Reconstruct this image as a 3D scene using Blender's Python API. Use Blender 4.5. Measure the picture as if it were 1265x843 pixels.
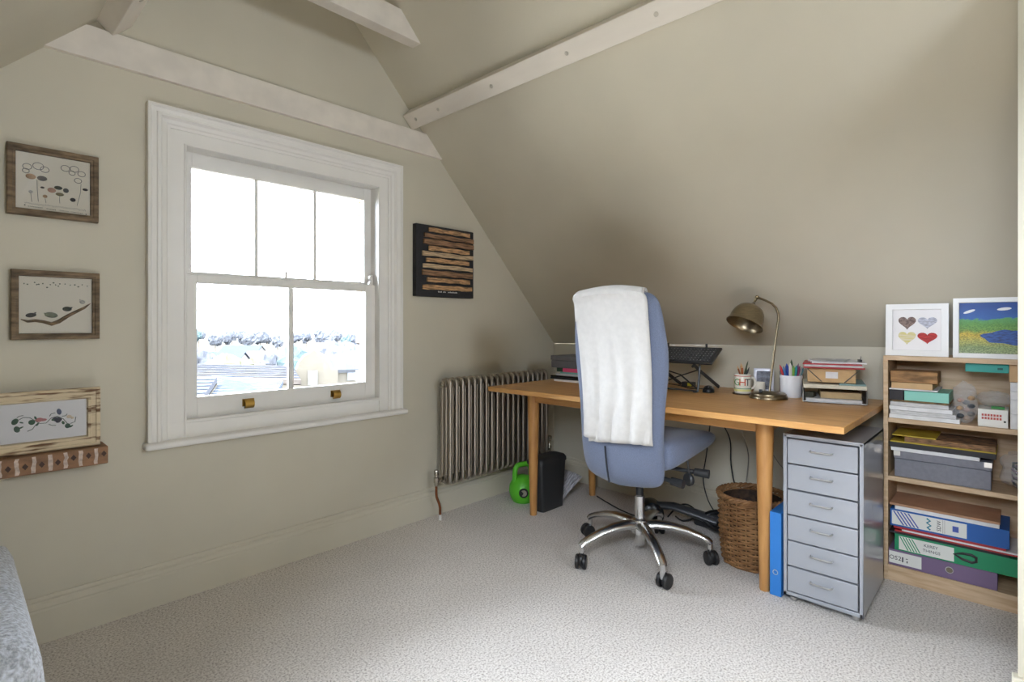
import bpy, bmesh, math, random
from mathutils import Vector, Matrix, noise as mnoise

for o in list(bpy.data.objects):
    bpy.data.objects.remove(o, do_unlink=True)
SC = bpy.context.scene
COL = SC.collection
random.seed(7)

# ------------------------------------------------------------------ camera
F_PX, HOR, YAW, CAM_H = 660.0, 401.0, 46.64, 1.145
cam_data = bpy.data.cameras.new('camera')
cam_data.sensor_width = 36.0
cam_data.lens = 36.0 * F_PX / 1265.0
cam_data.shift_y = -(421.5 - HOR) / 1265.0
cam_data.clip_start = 0.02
cam_data.clip_end = 2000
cam = bpy.data.objects.new('camera', cam_data)
COL.objects.link(cam)
cam.location = (0, 0, CAM_H)
cam.rotation_euler = (math.radians(90), 0, math.radians(-YAW))
SC.camera = cam

# ------------------------------------------------------------------ sky, daylight, exposure
SKY = 32.0
world = bpy.data.worlds.new('sky')
SC.world = world
world.use_nodes = True
bg = world.node_tree.nodes['Background']
bg.inputs[0].default_value = (0.87, 0.96, 1.08, 1)
bg.inputs[1].default_value = SKY

sun_l = bpy.data.lights.new('sun', 'SUN'); sun_l.energy = 26.0; sun_l.angle = math.radians(1.0); sun_l.color = (1.0, .985, .965)
sun = bpy.data.objects.new('sun', sun_l); COL.objects.link(sun)
sun.rotation_euler = Vector((0, 0, -1)).rotation_difference(Vector((.52, 0.08, -.85))).to_euler()
def portal(name, loc, rot, sx, sy):
    l = bpy.data.lights.new(name, 'AREA')
    l.shape = 'RECTANGLE'; l.size = sx; l.size_y = sy
    l.cycles.is_portal = True
    o = bpy.data.objects.new(name, l); COL.objects.link(o)
    o.location = loc; o.rotation_euler = rot
    return o
portal('window_daylight_portal', (1.165, 2.79, 1.32), (math.radians(-90), 0, 0), 1.0, 1.3)
portal('added_back_window_portal', (0.98, -2.05, 1.925), (math.radians(90), 0, 0), 1.1, 0.85)  # guides sky light through the added end-wall window
portal('added_rooflight_portal', (-0.29, 0.01, 1.745), Vector((0, 0, -1)).rotation_difference(Vector((.719, 0, -.695))).to_euler(), 1.0, 1.2)  # guides sky light through the added rooflight

SC.view_settings.view_transform = 'Standard'
SC.view_settings.look = 'None'
SC.view_settings.gamma = 1.0
SC.view_settings.use_curve_mapping = False
SC.view_settings.exposure = 0.14
SC.cycles.diffuse_bounces = 8
SC.cycles.max_bounces = 14
SC.cycles.transparent_max_bounces = 16
SC.cycles.caustics_reflective = False
SC.cycles.caustics_refractive = False
SC.cycles.sample_clamp_indirect = 6.0

# ------------------------------------------------------------------ materials
def lin(c):
    c = c / 255.0
    return c / 12.92 if c <= 0.04045 else ((c + 0.055) / 1.055) ** 2.4
def rgb(r, g, b):
    return (lin(r), lin(g), lin(b), 1.0)
MATS = {}
def mat(name, col, rough=0.55, metal=0.0, var=0.0, scale=12.0, stretch=(1, 1, 1), bump=0.0, bscale=None,
        col2=None, detail=3.0, lo=0.35, hi=0.65, spec=0.5, coat=0.0, sheen=0.0, dist=0.002):
    """Principled material; var mixes col with col2 (or a darker col) by an object-space noise."""
    if name in MATS:
        return MATS[name]
    m = bpy.data.materials.new(name); m.use_nodes = True
    nt = m.node_tree; N = nt.nodes; L = nt.links
    p = N['Principled BSDF']
    p.inputs['Base Color'].default_value = rgb(*col)
    p.inputs['Roughness'].default_value = rough
    p.inputs['Metallic'].default_value = metal
    p.inputs['Specular IOR Level'].default_value = spec
    p.inputs['Coat Weight'].default_value = coat
    p.inputs['Sheen Weight'].default_value = sheen
    if var > 0 or bump > 0:
        tc = N.new('ShaderNodeTexCoord'); mp = N.new('ShaderNodeMapping')
        mp.inputs['Scale'].default_value = stretch
        L.new(tc.outputs['Object'], mp.inputs['Vector'])
    if var > 0:
        nz = N.new('ShaderNodeTexNoise'); nz.inputs['Scale'].default_value = scale; nz.inputs['Detail'].default_value = detail
        L.new(mp.outputs[0], nz.inputs['Vector'])
        rp = N.new('ShaderNodeValToRGB')
        c2 = col2 if col2 else tuple(v * (1 - var) for v in col)
        rp.color_ramp.elements[0].position = lo; rp.color_ramp.elements[0].color = rgb(*c2)
        rp.color_ramp.elements[1].position = hi; rp.color_ramp.elements[1].color = rgb(*col)
        L.new(nz.outputs['Fac'], rp.inputs['Fac'])
        L.new(rp.outputs['Color'], p.inputs['Base Color'])
    if bump > 0:
        nb = N.new('ShaderNodeTexNoise'); nb.inputs['Scale'].default_value = bscale or scale; nb.inputs['Detail'].default_value = 4
        L.new(mp.outputs[0], nb.inputs['Vector'])
        bp = N.new('ShaderNodeBump'); bp.inputs['Strength'].default_value = bump; bp.inputs['Distance'].default_value = dist
        L.new(nb.outputs['Fac'], bp.inputs['Height']); L.new(bp.outputs[0], p.inputs['Normal'])
    MATS[name] = m
    return m

def glass_mat(name, refl=0.08, tint=(1, 1, 1)):
    if name in MATS:
        return MATS[name]
    m = bpy.data.materials.new(name); m.use_nodes = True
    nt = m.node_tree; N = nt.nodes; L = nt.links
    N.remove(N['Principled BSDF'])
    tr = N.new('ShaderNodeBsdfTransparent'); tr.inputs[0].default_value = (*tint, 1)
    gl = N.new('ShaderNodeBsdfGlossy'); gl.inputs['Roughness'].default_value = 0.02
    fr = N.new('ShaderNodeFresnel'); fr.inputs['IOR'].default_value = 1.45
    mx = N.new('ShaderNodeMixShader')
    L.new(fr.outputs[0], mx.inputs[0]); L.new(tr.outputs[0], mx.inputs[1]); L.new(gl.outputs[0], mx.inputs[2])
    L.new(mx.outputs[0], N['Material Output'].inputs['Surface'])
    MATS[name] = m
    return m

def plastic_film():
    """Thin crumpled clear polythene."""
    if 'polythene' in MATS: return MATS['polythene']
    m = bpy.data.materials.new('polythene'); m.use_nodes = True
    nt = m.node_tree; N = nt.nodes; L = nt.links
    p = N['Principled BSDF']; p.inputs['Base Color'].default_value = rgb(225, 225, 230); p.inputs['Roughness'].default_value = 0.15
    tr = N.new('ShaderNodeBsdfTransparent'); mx = N.new('ShaderNodeMixShader'); mx.inputs[0].default_value = 0.22
    out = N['Material Output']
    tc = N.new('ShaderNodeTexCoord'); nz = N.new('ShaderNodeTexNoise'); nz.inputs['Scale'].default_value = 60
    bp = N.new('ShaderNodeBump'); bp.inputs['Strength'].default_value = 0.8; bp.inputs['Distance'].default_value = 0.01
    L.new(tc.outputs['Object'], nz.inputs['Vector']); L.new(nz.outputs['Fac'], bp.inputs['Height']); L.new(bp.outputs[0], p.inputs['Normal'])
    L.new(tr.outputs[0], mx.inputs[1]); L.new(p.outputs[0], mx.inputs[2]); L.new(mx.outputs[0], out.inputs['Surface'])
    MATS['polythene'] = m
    return m

# ------------------------------------------------------------------ mesh building
class MB:
    def __init__(s): s.v = []; s.f = []
    def add(s, vs, fs):
        n = len(s.v); s.v += [Vector(v) for v in vs]; s.f += [tuple(i + n for i in f) for f in fs]; return s
    def box(s, x0, x1, y0, y1, z0, z1, M=None):
        vs = [(x, y, z) for z in (z0, z1) for y in (y0, y1) for x in (x0, x1)]
        if M is not None: vs = [M @ Vector(v) for v in vs]
        return s.add(vs, [(0, 2, 3, 1), (4, 5, 7, 6), (0, 1, 5, 4), (2, 6, 7, 3), (0, 4, 6, 2), (1, 3, 7, 5)])
    def tube(s, pts, r, n=10, caps=True, closed=False, flat=None):
        """Tube along pts; r a number or a list; flat=(a,b) scales the section's two axes."""
        pts = [Vector(p) for p in pts]; m = len(pts)
        rs = list(r) if isinstance(r, (list, tuple)) else [r] * m
        fa, fb = flat if flat else (1, 1)
        tang = []
        for i in range(m):
            if closed: t = pts[(i + 1) % m] - pts[i - 1]
            else: t = pts[min(i + 1, m - 1)] - pts[max(i - 1, 0)]
            tang.append(t.normalized() if t.length > 1e-9 else Vector((0, 0, 1)))
        up = Vector((0, 0, 1)) if abs(tang[0].z) < 0.9 else Vector((1, 0, 0))
        nrm = (up - tang[0] * up.dot(tang[0])).normalized()
        vs = []
        for i in range(m):
            if i:
                nrm = nrm - tang[i] * nrm.dot(tang[i])
                nrm = nrm.normalized() if nrm.length > 1e-6 else tang[i].orthogonal().normalized()
            b = tang[i].cross(nrm)
            for k in range(n):
                a = 2 * math.pi * k / n
                vs.append(pts[i] + nrm * (math.cos(a) * rs[i] * fa) + b * (math.sin(a) * rs[i] * fb))
        fs = []
        for i in range(m if closed else m - 1):
            j = (i + 1) % m
            for k in range(n):
                l = (k + 1) % n
                fs.append((i * n + k, i * n + l, j * n + l, j * n + k))
        if caps and not closed:
            fs.append(tuple(range(n - 1, -1, -1))); fs.append(tuple((m - 1) * n + k for k in range(n)))
        return s.add(vs, fs)
    def cyl(s, p0, p1, r0, r1=None, n=20):
        return s.tube([p0, p1], [r0, r0 if r1 is None else r1], n)
    def lathe(s, prof, c=(0, 0, 0), n=28, M=None, closed=False):
        """prof: list of (radius, z). Axis z through c (or matrix M)."""
        vs = []; fs = []; m = len(prof)
        for (r, z) in prof:
            for k in range(n):
                a = 2 * math.pi * k / n
                p = Vector((r * math.cos(a), r * math.sin(a), z))
                vs.append((M @ p) if M is not None else p + Vector(c))
        for i in range(m - 1 if not closed else m):
            j = (i + 1) % m
            for k in range(n):
                l = (k + 1) % n
                fs.append((i * n + k, i * n + l, j * n + l, j * n + k))
        if not closed:
            if prof[0][0] > 1e-6: fs.append(tuple(range(n - 1, -1, -1)))
            if prof[-1][0] > 1e-6: fs.append(tuple((m - 1) * n + k for k in range(n)))
        return s.add(vs, fs)
    def ball(s, c, rx, ry=None, rz=None, n=14, m=8, M=None):
        ry = rx if ry is None else ry; rz = rx if rz is None else rz
        vs = []; fs = []; c = Vector(c)
        for i in range(m + 1):
            th = math.pi * i / m
            for k in range(n):
                a = 2 * math.pi * k / n
                p = Vector((rx * math.sin(th) * math.cos(a), ry * math.sin(th) * math.sin(a), -rz * math.cos(th)))
                vs.append(c + ((M @ p) if M is not None else p))
        for i in range(m):
            for k in range(n):
                l = (k + 1) % n
                fs.append((i * n + k, i * n + l, (i + 1) * n + l, (i + 1) * n + k))
        return s.add(vs, fs)
    def prism(s, poly, axis, a, b):
        """2D poly extruded along axis ('x','y','z') from a to b."""
        def q(u, v, w):
            return {'x': (w, u, v), 'y': (u, w, v), 'z': (u, v, w)}[axis]
        n = len(poly)
        vs = [q(u, v, a) for u, v in poly] + [q(u, v, b) for u, v in poly]
        fs = [tuple(range(n - 1, -1, -1)), tuple(range(n, 2 * n))] + [(i, (i + 1) % n, (i + 1) % n + n, i + n) for i in range(n)]
        return s.add(vs, fs)
    def grid(s, fn, nu, nv):
        vs = [fn(i / nu, j / nv) for j in range(nv + 1) for i in range(nu + 1)]
        fs = [(j * (nu + 1) + i, j * (nu + 1) + i + 1, (j + 1) * (nu + 1) + i + 1, (j + 1) * (nu + 1) + i) for j in range(nv) for i in range(nu)]
        return s.add(vs, fs)
    def rings(s, loops, cap=True):
        """Connect equal-length closed loops of points."""
        n = len(loops[0]); vs = [p for l in loops for p in l]; fs = []
        for i in range(len(loops) - 1):
            for k in range(n):
                l = (k + 1) % n
                fs.append((i * n + k, i * n + l, (i + 1) * n + l, (i + 1) * n + k))
        if cap:
            fs.append(tuple(range(n - 1, -1, -1))); fs.append(tuple((len(loops) - 1) * n + k for k in range(n)))
        return s.add(vs, fs)
    def xf(s, M):
        s.v = [M @ v for v in s.v]; return s
    def mesh(s, name, off=Vector((0, 0, 0)), smooth=True, angle=38):
        me = bpy.data.meshes.new(name)
        me.from_pydata([tuple(v - off) for v in s.v], [], s.f)
        bm = bmesh.new(); bm.from_mesh(me)
        bmesh.ops.remove_doubles(bm, verts=bm.verts, dist=1e-6)
        bmesh.ops.recalc_face_normals(bm, faces=bm.faces)
        bm.to_mesh(me); bm.free()
        if smooth:
            me.polygons.foreach_set('use_smooth', [True] * len(me.polygons))
            me.set_sharp_from_angle(angle=math.radians(angle))
        me.update()
        return me

OFF = {}
def _finish(o, m, bevel, seg, solid, subsurf):
    if m is not None: o.data.materials.append(m)
    if solid:
        md = o.modifiers.new('thickness', 'SOLIDIFY'); md.thickness = solid; md.offset = 0
    if bevel:
        md = o.modifiers.new('bevel', 'BEVEL'); md.width = bevel; md.segments = seg; md.limit_method = 'ANGLE'
        md.angle_limit = math.radians(40); md.harden_normals = False
    if subsurf:
        md = o.modifiers.new('smooth', 'SUBSURF'); md.levels = subsurf; md.render_levels = subsurf
def tag(o, label, cat=None, group=None, kind=None):
    if label: o['label'] = label
    if cat: o['category'] = cat
    if group: o['group'] = group
    if kind: o['kind'] = kind
    return o
def top(name, mb, m, label, cat, loc=None, group=None, kind=None, bevel=0, seg=2, solid=0, subsurf=0, smooth=True, angle=38):
    """A thing that is one mesh; mb in world coordinates, loc = its origin."""
    if loc is None:
        xs = [v.x for v in mb.v]; ys = [v.y for v in mb.v]; zs = [v.z for v in mb.v]
        loc = ((min(xs) + max(xs)) / 2, (min(ys) + max(ys)) / 2, min(zs))
    loc = Vector(loc)
    o = bpy.data.objects.new(name, mb.mesh(name, loc, smooth, angle)); COL.objects.link(o); o.location = loc
    OFF[o.name] = loc
    _finish(o, m, bevel, seg, solid, subsurf)
    return tag(o, label, cat, group, kind)
def root(name, label, cat, loc, group=None, kind=None, rz=0):
    o = bpy.data.objects.new(name, None); COL.objects.link(o); o.location = loc; o.rotation_euler = (0, 0, rz)
    o.empty_display_size = 0.05
    OFF[o.name] = Vector(loc) if rz == 0 else Vector((0, 0, 0))
    return tag(o, label, cat, group, kind)
def part(name, mb, m, parent, label=None, kind=None, bevel=0, seg=2, solid=0, subsurf=0, smooth=True, angle=38):
    """A part; mb in world coordinates (or local ones when the root is rotated)."""
    off = OFF[parent.name]
    o = bpy.data.objects.new(name, mb.mesh(name, off, smooth, angle)); COL.objects.link(o); o.parent = parent
    OFF[o.name] = off
    _finish(o, m, bevel, seg, solid, subsurf)
    return tag(o, label, None, None, kind)
def again(o, parent, dloc):
    """Copy of a part sharing its mesh, shifted by dloc."""
    c = o.copy(); COL.objects.link(c); c.parent = parent; c.location = Vector(o.location) + Vector(dloc)
    OFF[c.name] = OFF[o.name]
    return c
def R(axis, deg): return Matrix.Rotation(math.radians(deg), 4, axis)
def T(x, y, z): return Matrix.Translation((x, y, z))
def text_mb(s, size, M, spacing=1.0, ext=0.0003):
    cu = bpy.data.curves.new('lettering', 'FONT'); cu.body = s; cu.size = size; cu.extrude = ext; cu.space_character = spacing
    cu.align_x = 'CENTER'; cu.align_y = 'CENTER'; cu.resolution_u = 2
    ob = bpy.data.objects.new('lettering_tmp', cu); COL.objects.link(ob)
    dg = bpy.context.evaluated_depsgraph_get(); dg.update()
    me = bpy.data.meshes.new_from_object(ob.evaluated_get(dg))
    mb = MB(); mb.add([M @ v.co for v in me.vertices], [tuple(p.vertices) for p in me.polygons])
    bpy.data.objects.remove(ob, do_unlink=True); bpy.data.curves.remove(cu); bpy.data.meshes.remove(me)
    return mb

# ------------------------------------------------------------------ the setting
WY = 2.555      # window wall plane
KX = 3.17       # knee wall plane
M_wall = mat('wall_paint', (203, 197, 180), rough=0.6, var=0.03, scale=2.0, bump=0.05, bscale=90)
M_white = mat('white_gloss_paint', (232, 230, 226), rough=0.35, var=0.02, scale=5)
M_beam = mat('white_beam_paint', (226, 219, 209), rough=0.5, var=0.05, scale=9, stretch=(1, .3, 1), bump=0.25, bscale=40)
def carpet():
    m = mat('carpet', (214, 205, 196), rough=0.95, spec=0.1)
    nt = m.node_tree; N = nt.nodes; L = nt.links; p = N['Principled BSDF']
    tc = N.new('ShaderNodeTexCoord')
    n1 = N.new('ShaderNodeTexNoise'); n1.inputs['Scale'].default_value = 140; n1.inputs['Detail'].default_value = 5; n1.inputs['Roughness'].default_value = 0.7
    n2 = N.new('ShaderNodeTexNoise'); n2.inputs['Scale'].default_value = 3; n2.inputs['Detail'].default_value = 2
    rp = N.new('ShaderNodeValToRGB')
    e = rp.color_ramp.elements
    e[0].position = 0.36; e[0].color = rgb(158, 151, 145); e[1].position = 0.56; e[1].color = rgb(234, 229, 224)
    k = rp.color_ramp.elements.new(0.46); k.color = rgb(208, 201, 195)
    mx = N.new('ShaderNodeMix'); mx.data_type = 'RGBA'; mx.blend_type = 'MULTIPLY'; mx.inputs[0].default_value = 0.18
    L.new(tc.outputs['Object'], n1.inputs['Vector']); L.new(tc.outputs['Object'], n2.inputs['Vector'])
    L.new(n1.outputs['Fac'], rp.inputs['Fac']); L.new(rp.outputs['Color'], mx.inputs[6]); L.new(n2.outputs['Fac'], mx.inputs[7])
    L.new(mx.outputs[2], p.inputs['Base Color'])
    bp = N.new('ShaderNodeBump'); bp.inputs['Strength'].default_value = 0.5; bp.inputs['Distance'].default_value = 0.006
    L.new(n1.outputs['Fac'], bp.inputs['Height']); L.new(bp.outputs[0], p.inputs['Normal'])
    return m
M_carpet = carpet()
YB = -1.9
XL = -0.857
top('floor', MB().box(XL - .1, KX + .1, YB - .1, WY + .02, -0.12, 0), M_carpet, 'speckled beige loop-pile carpet floor', None, (0, 0, 0), kind='structure')

# window wall with its opening
OX0, OX1, OZ0, OZ1 = 0.66, 1.665, 0.70, 1.945
w = MB()
w.box(XL - .2, OX0, WY, 2.80, -.2, 3.4); w.box(OX1, KX + .2, WY, 2.80, -.2, 3.4)
w.box(OX0, OX1, WY, 2.80, -.2, OZ0); w.box(OX0, OX1, WY, 2.80, OZ1, 3.4)
wall_front = top('wall_front', w, M_wall, 'olive beige gable wall with the sash window', None, (1.16, WY, 0), kind='structure')
def jz(y): return 1.0 + 0.016 * (WY - y)      # height of the slope's foot
RX, RZ = 1.156, 3.094
w = MB().add([(KX, YB, -.1), (KX, WY, -.1), (KX, WY, jz(WY)), (KX, YB, jz(YB)), (KX + .15, YB, -.1), (KX + .15, WY, -.1), (KX + .15, WY, jz(WY)), (KX + .15, YB, jz(YB))],
         [(0, 1, 2, 3), (4, 7, 6, 5), (3, 2, 6, 7), (0, 4, 5, 1), (0, 3, 7, 4), (1, 5, 6, 2)])
wall_right = top('wall_right', w, M_wall, 'low olive beige knee wall behind the desk', None, (KX, 0.3, 0), kind='structure')
top('wall_left', MB().box(XL - .12, XL, YB, WY, -.1, 1.02), M_wall, 'low knee wall on the near side of the room', None, kind='structure')
# sloping ceiling
def sl(xa, za_f, za_b, outx):
    f, b = WY + .03, YB - .05
    n = Vector((outx * .72, 0, .69)) * .14
    a = [Vector((xa, f, za_f)), Vector((RX, f, RZ)), Vector((RX, b, RZ)), Vector((xa, b, za_b))]
    return [*a, *[p + n for p in a]], [(0, 1, 2, 3), (4, 7, 6, 5), (0, 4, 5, 1), (2, 6, 7, 3), (0, 3, 7, 4), (1, 5, 6, 2)]
c = MB(); c.add(*sl(KX, jz(WY), jz(YB), 1))
def lx(z): return XL + (z - 1.01) / 1.035
RLY0, RLY1, RLZ0, RLZ1 = -0.50, 0.50, 1.34, 1.96     # unseen rooflight opening, added in the near slope to bring in light
def slab(y0, y1, z0, z1):
    n = Vector((-.72, 0, .69)) * .14
    p = [Vector((lx(z0), y0, z0)), Vector((lx(z1), y0, z1)), Vector((lx(z1), y1, z1)), Vector((lx(z0), y1, z0))]
    return [*p, *[q + n for q in p]], [(0, 3, 2, 1), (4, 5, 6, 7), (0, 1, 5, 4), (2, 3, 7, 6), (0, 4, 7, 3), (1, 2, 6, 5)]
c.add(*slab(YB - .05, RLY0, 1.01, RZ)); c.add(*slab(RLY1, WY + .03, 1.01, RZ)); c.add(*slab(RLY0, RLY1, 1.01, RLZ0)); c.add(*slab(RLY0, RLY1, RLZ1, RZ))
ceiling = top('ceiling', c, M_wall, 'steeply sloping attic ceiling in olive beige paint', None, (RX, 0, 1), kind='structure', smooth=False)
BX0, BX1, BZ0, BZ1 = 0.60, 1.40, 1.60, 2.28  # unseen window opening, added to light the gable wall from behind
w = MB()
w.box(XL - .2, BX0, YB - .15, YB, -.1, 3.4); w.box(BX1, KX + .2, YB - .15, YB, -.1, 3.4)
w.box(BX0, BX1, YB - .15, YB, -.1, BZ0); w.box(BX0, BX1, YB - .15, YB, BZ1, 3.4)
top('wall_back', w, M_wall, 'olive beige end wall opposite the sash window', None, (0, YB, 0), kind='structure')
wb = root('added_rooflight', 'unseen white framed rooflight added in the near slope for light', None, (lx(RLZ0), .75, RLZ0), kind='structure')
M_pane = glass_mat('window_glass')
SLM = T(lx(RLZ0), RLY0, RLZ0) @ Matrix(((.695, 0, -.719, 0), (0, 1, 0, 0), (.719, 0, .695, 0), (0, 0, 0, 1)))   # x up the slope, y along it, z outwards
SLL = (RLZ1 - RLZ0) / .719; SLW = RLY1 - RLY0
f = MB()
for q in ((0, .06, 0, SLW), (SLL - .06, SLL, 0, SLW), (0, SLL, 0, .06), (0, SLL, SLW - .06, SLW)):
    f.box(q[0], q[1], q[2], q[3], .03, .12, SLM)
part('window_frame', f, M_white, wb)
part('pane', MB().box(.06, SLL - .06, .06, SLW - .06, .075, .079, SLM), M_pane, wb)
wc = root('added_back_window', 'unseen white framed window added in the end wall for light', None, ((BX0 + BX1) / 2, YB, BZ0), kind='structure')
f = MB()
for a in ((BX0, BX0 + .06, BZ0, BZ1), (BX1 - .06, BX1, BZ0, BZ1), (BX0, BX1, BZ0, BZ0 + .06), (BX0, BX1, BZ1 - .06, BZ1), (.96, 1.0, BZ0, BZ1)):
    f.box(a[0], a[1], YB - .09, YB - .03, a[2], a[3])
part('window_frame', f, M_white, wc)
for x0, x1 in ((BX0 + .06, .96), (1.0, BX1 - .06)):
    part('pane', MB().box(x0, x1, YB - .062, YB - .058, BZ0 + .06, BZ1 - .06), M_pane, wc)
# short return wall at the right edge of view
top('wall_return', MB().prism([(2.05, 0), (2.30, 0), (2.30, 1.90), (2.05, 2.16)], 'y', YB, -.003), M_wall, 'end of a short return wall beside the bookcase', None, (2.17, -1, 0), kind='structure')
top('baseboard_return', MB().box(2.034, 2.07, -1.5, .010, 0, .165), M_wall, 'skirting on the end of the return wall', None, kind='structure', bevel=.004)
# skirting boards
prof = [(0, 0), (.021, 0), (.021, .116), (.017, .122), (.0185, .128), (.016, .140), (.009, .147), (.011, .155), (.007, .165), (0, .165)]
top('baseboard_front', MB().prism([(WY - a, z) for a, z in prof], 'x', XL, KX), M_wall, 'moulded skirting along the window wall', None, (1, WY, 0), kind='structure', smooth=False)
b = MB().prism([(KX - a, z) for a, z in prof], 'y', YB, WY)
top('baseboard_right', b, M_wall, 'moulded skirting along the knee wall', None, (KX, 0, 0), kind='structure', smooth=False)

# painted roof timbers
M_bolt = mat('painted_bolt', (190, 184, 172), rough=0.35, metal=0.3)
t1 = top('trim_1', MB().prism([(.232, 2.147), (2.075, 2.147), (1.955, 2.272), (.352, 2.272)], 'y', WY - .022, WY + .01), M_beam, 'white horizontal board across the gable above the window', None, (1.15, WY, 2.147), kind='structure', bevel=.002)
dn = Vector((-.719, 0, -.695)); up_ = Vector((-.695, 0, .719))
def purlin(xa, za, sgn, y0, y1):
    """Timber 9 cm wide on the slope, face edge (xa, za) lower, thickness 7 cm back to the slope."""
    lo = Vector((xa, 0, za)); hi = lo + Vector((sgn * -.065, 0, .067)); bk = Vector((sgn * .062, 0, .06))
    pts = [lo, hi, hi + bk, lo + bk]
    return MB().prism([(p.x, p.z) for p in pts], 'y', y0, y1)
t2 = top('trim_2', purlin(1.855, 2.272, 1, YB, WY - .005), M_beam, 'white painted purlin with bolt heads along the far slope', None, (1.83, 0, 2.3), kind='structure', bevel=.003)
for y in (2.47, 2.27, 1.86, 1.40, .98, .45, -.2):
    c0 = Vector((1.8225, y, 2.3055)); Mx = T(*c0) @ Vector((0, 0, 1)).rotation_difference(dn).to_matrix().to_4x4()
    part('bolt_head', MB().lathe([(0, .004), (.006, .004), (.009, .002), (.010, -.002)], M=Mx, n=14), M_bolt, t2)
t3 = top('trim_3', purlin(.441, 2.259, -1, YB, WY - .005), M_beam, 'white painted purlin on the near slope', None, (.45, 0, 2.3), kind='structure', bevel=.003)
for y in (2.25, 1.8):
    c0 = Vector((.4735, y, 2.2925)); Mx = T(*c0) @ Vector((0, 0, 1)).rotation_difference(Vector((.719, 0, -.695))).to_matrix().to_4x4()
    part('bolt_head', MB().lathe([(0, .004), (.006, .004), (.009, .002), (.010, -.002)], M=Mx, n=14), M_bolt, t3)
def tie(y0, y1, z0, z1):
    def xr(z): return KX - (z - 1.0 - .01) / 1.035 + .02
    def xl(z): return XL + (z - 1.01) / 1.035 - .02
    return MB().prism([(xl(z0), z0), (xr(z0), z0), (xr(z1), z1), (xl(z1), z1)], 'y', y0, y1)
top('trim_4', tie(2.203, 2.272, 2.573, 2.70), M_beam, 'white collar tie crossing high near the window gable', None, (1.15, 2.23, 2.573), kind='structure', bevel=.003)
top('trim_5', tie(-.35, -.28, 2.573, 2.70), M_beam, 'white collar tie crossing overhead', None, (1.15, -.3, 2.573), kind='structure', bevel=.003)

# ------------------------------------------------------------------ the sash window
win = root('window_1', 'white sliding sash window, three panes over two', None, (1.164, WY, .65), kind='structure')
ax0, ax1, az0, az1 = .554, 1.774, .664, 2.041
loops = []
for d, hgt in ((0, -.002), (0, .034), (.010, .036), (.016, .029), (.030, .027), (.034, .033), (.044, .033), (.052, .022), (.066, .019), (.071, .013), (.082, .012),
               (.083, .006), (.134, .006), (.135, .011), (.140, .012), (.143, .008), (.145, -.04)):
    y = WY - hgt
    loops.append([(ax0 + d, y, az0), (ax0 + d, y, az1 - d), (ax1 - d, y, az1 - d), (ax1 - d, y, az0)])
a = MB()
for i in range(len(loops) - 1):
    for k in range(3):
        a.add([loops[i][k], loops[i][k + 1], loops[i + 1][k + 1], loops[i + 1][k]], [(0, 1, 2, 3)])
part('architrave', a, M_white, win, smooth=False)
part('apron_panel', MB().box(.60, 1.73, WY - .0065, WY + .02, .66, .732), M_white, win, bevel=.002)
part('staff_bead', MB().box(.69, 1.64, WY - .012, WY + .02, .728, .742), M_white, win, bevel=.003)
part('sill', MB().box(.540, 1.795, WY - .058, WY + .01, .640, .668), M_white, win, bevel=.011, seg=4)
ln = MB()
ln.box(.655, .697, WY + .03, 2.71, .70, 1.95); ln.box(1.632, 1.668, WY + .03, 2.71, .70, 1.95)
ln.box(.655, 1.668, WY + .03, 2.71, 1.90, 1.95); ln.box(.655, 1.668, WY + .03, 2.80, .69, .735)
part('jamb_lining', ln, M_white, win)
def bars(y0, y1, rects):
    m_ = MB()
    for x0, x1, z0, z1 in rects: m_.box(x0, x1, y0, y1, z0, z1)
    return m_
lower = part('lower_sash', bars(2.585, 2.622, [(.697, .747, .736, 1.362), (1.573, 1.634, .736, 1.362), (.747, 1.573, .736, .830), (.747, 1.573, 1.325, 1.362)]), M_white, win, bevel=.003)
part('glazing_bar', bars(2.59, 2.618, [(1.153, 1.177, .830, 1.325)]), M_white, lower, bevel=.004)
for x0, x1 in ((.747, 1.153), (1.177, 1.573)):
    part('pane', MB().box(x0, x1, 2.604, 2.608, .828, 1.327), M_pane, lower)
upper = part('upper_sash', bars(2.628, 2.668, [(.697, .738, 1.335, 1.905), (1.591, 1.634, 1.335, 1.905), (.738, 1.591, 1.335, 1.378), (.738, 1.591, 1.836, 1.905)]), M_white, win, bevel=.003)
for x in (1.016, 1.309):
    part('glazing_bar', bars(2.634, 2.662, [(x - .008, x + .008, 1.378, 1.836)]), M_white, upper, bevel=.003)
for x0, x1 in ((.738, 1.008), (1.024, 1.301), (1.317, 1.591)):
    part('pane', MB().box(x0, x1, 2.646, 2.650, 1.376, 1.838), M_pane, upper)
M_brass = mat('polished_brass', (188, 150, 78), rough=0.28, metal=1.0)
M_satin = mat('satin_metal', (200, 200, 200), rough=0.3, metal=1.0)
for x in (.959, 1.394):
    s = MB().box(x - .026, x + .026, 2.581, 2.586, .768, .802)
    n = 8
    s.prism([(2.584 - .024 * math.sin(k / n * math.pi * .9) - .002, .802 - .022 + .022 * math.cos(k / n * math.pi * .9) - .0) for k in range(n + 1)] +
            [(2.584 - .021 * math.sin(k / n * math.pi * .9) - .002, .802 - .022 + .019 * math.cos(k / n * math.pi * .9)) for k in range(n, -1, -1)], 'x', x - .02, x + .02)
    part('sash_lift', s, M_brass, lower, label='polished brass sash lift')
fx = MB().box(1.125, 1.165, 2.592, 2.618, 1.362, 1.368); fx.lathe([(.008, 0), (.006, .012), (.004, .02), (.007, .028), (.005, .036), (0, .038)], c=(1.145, 2.605, 1.368), n=12)
part('sash_fastener', fx, M_white, lower)
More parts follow.
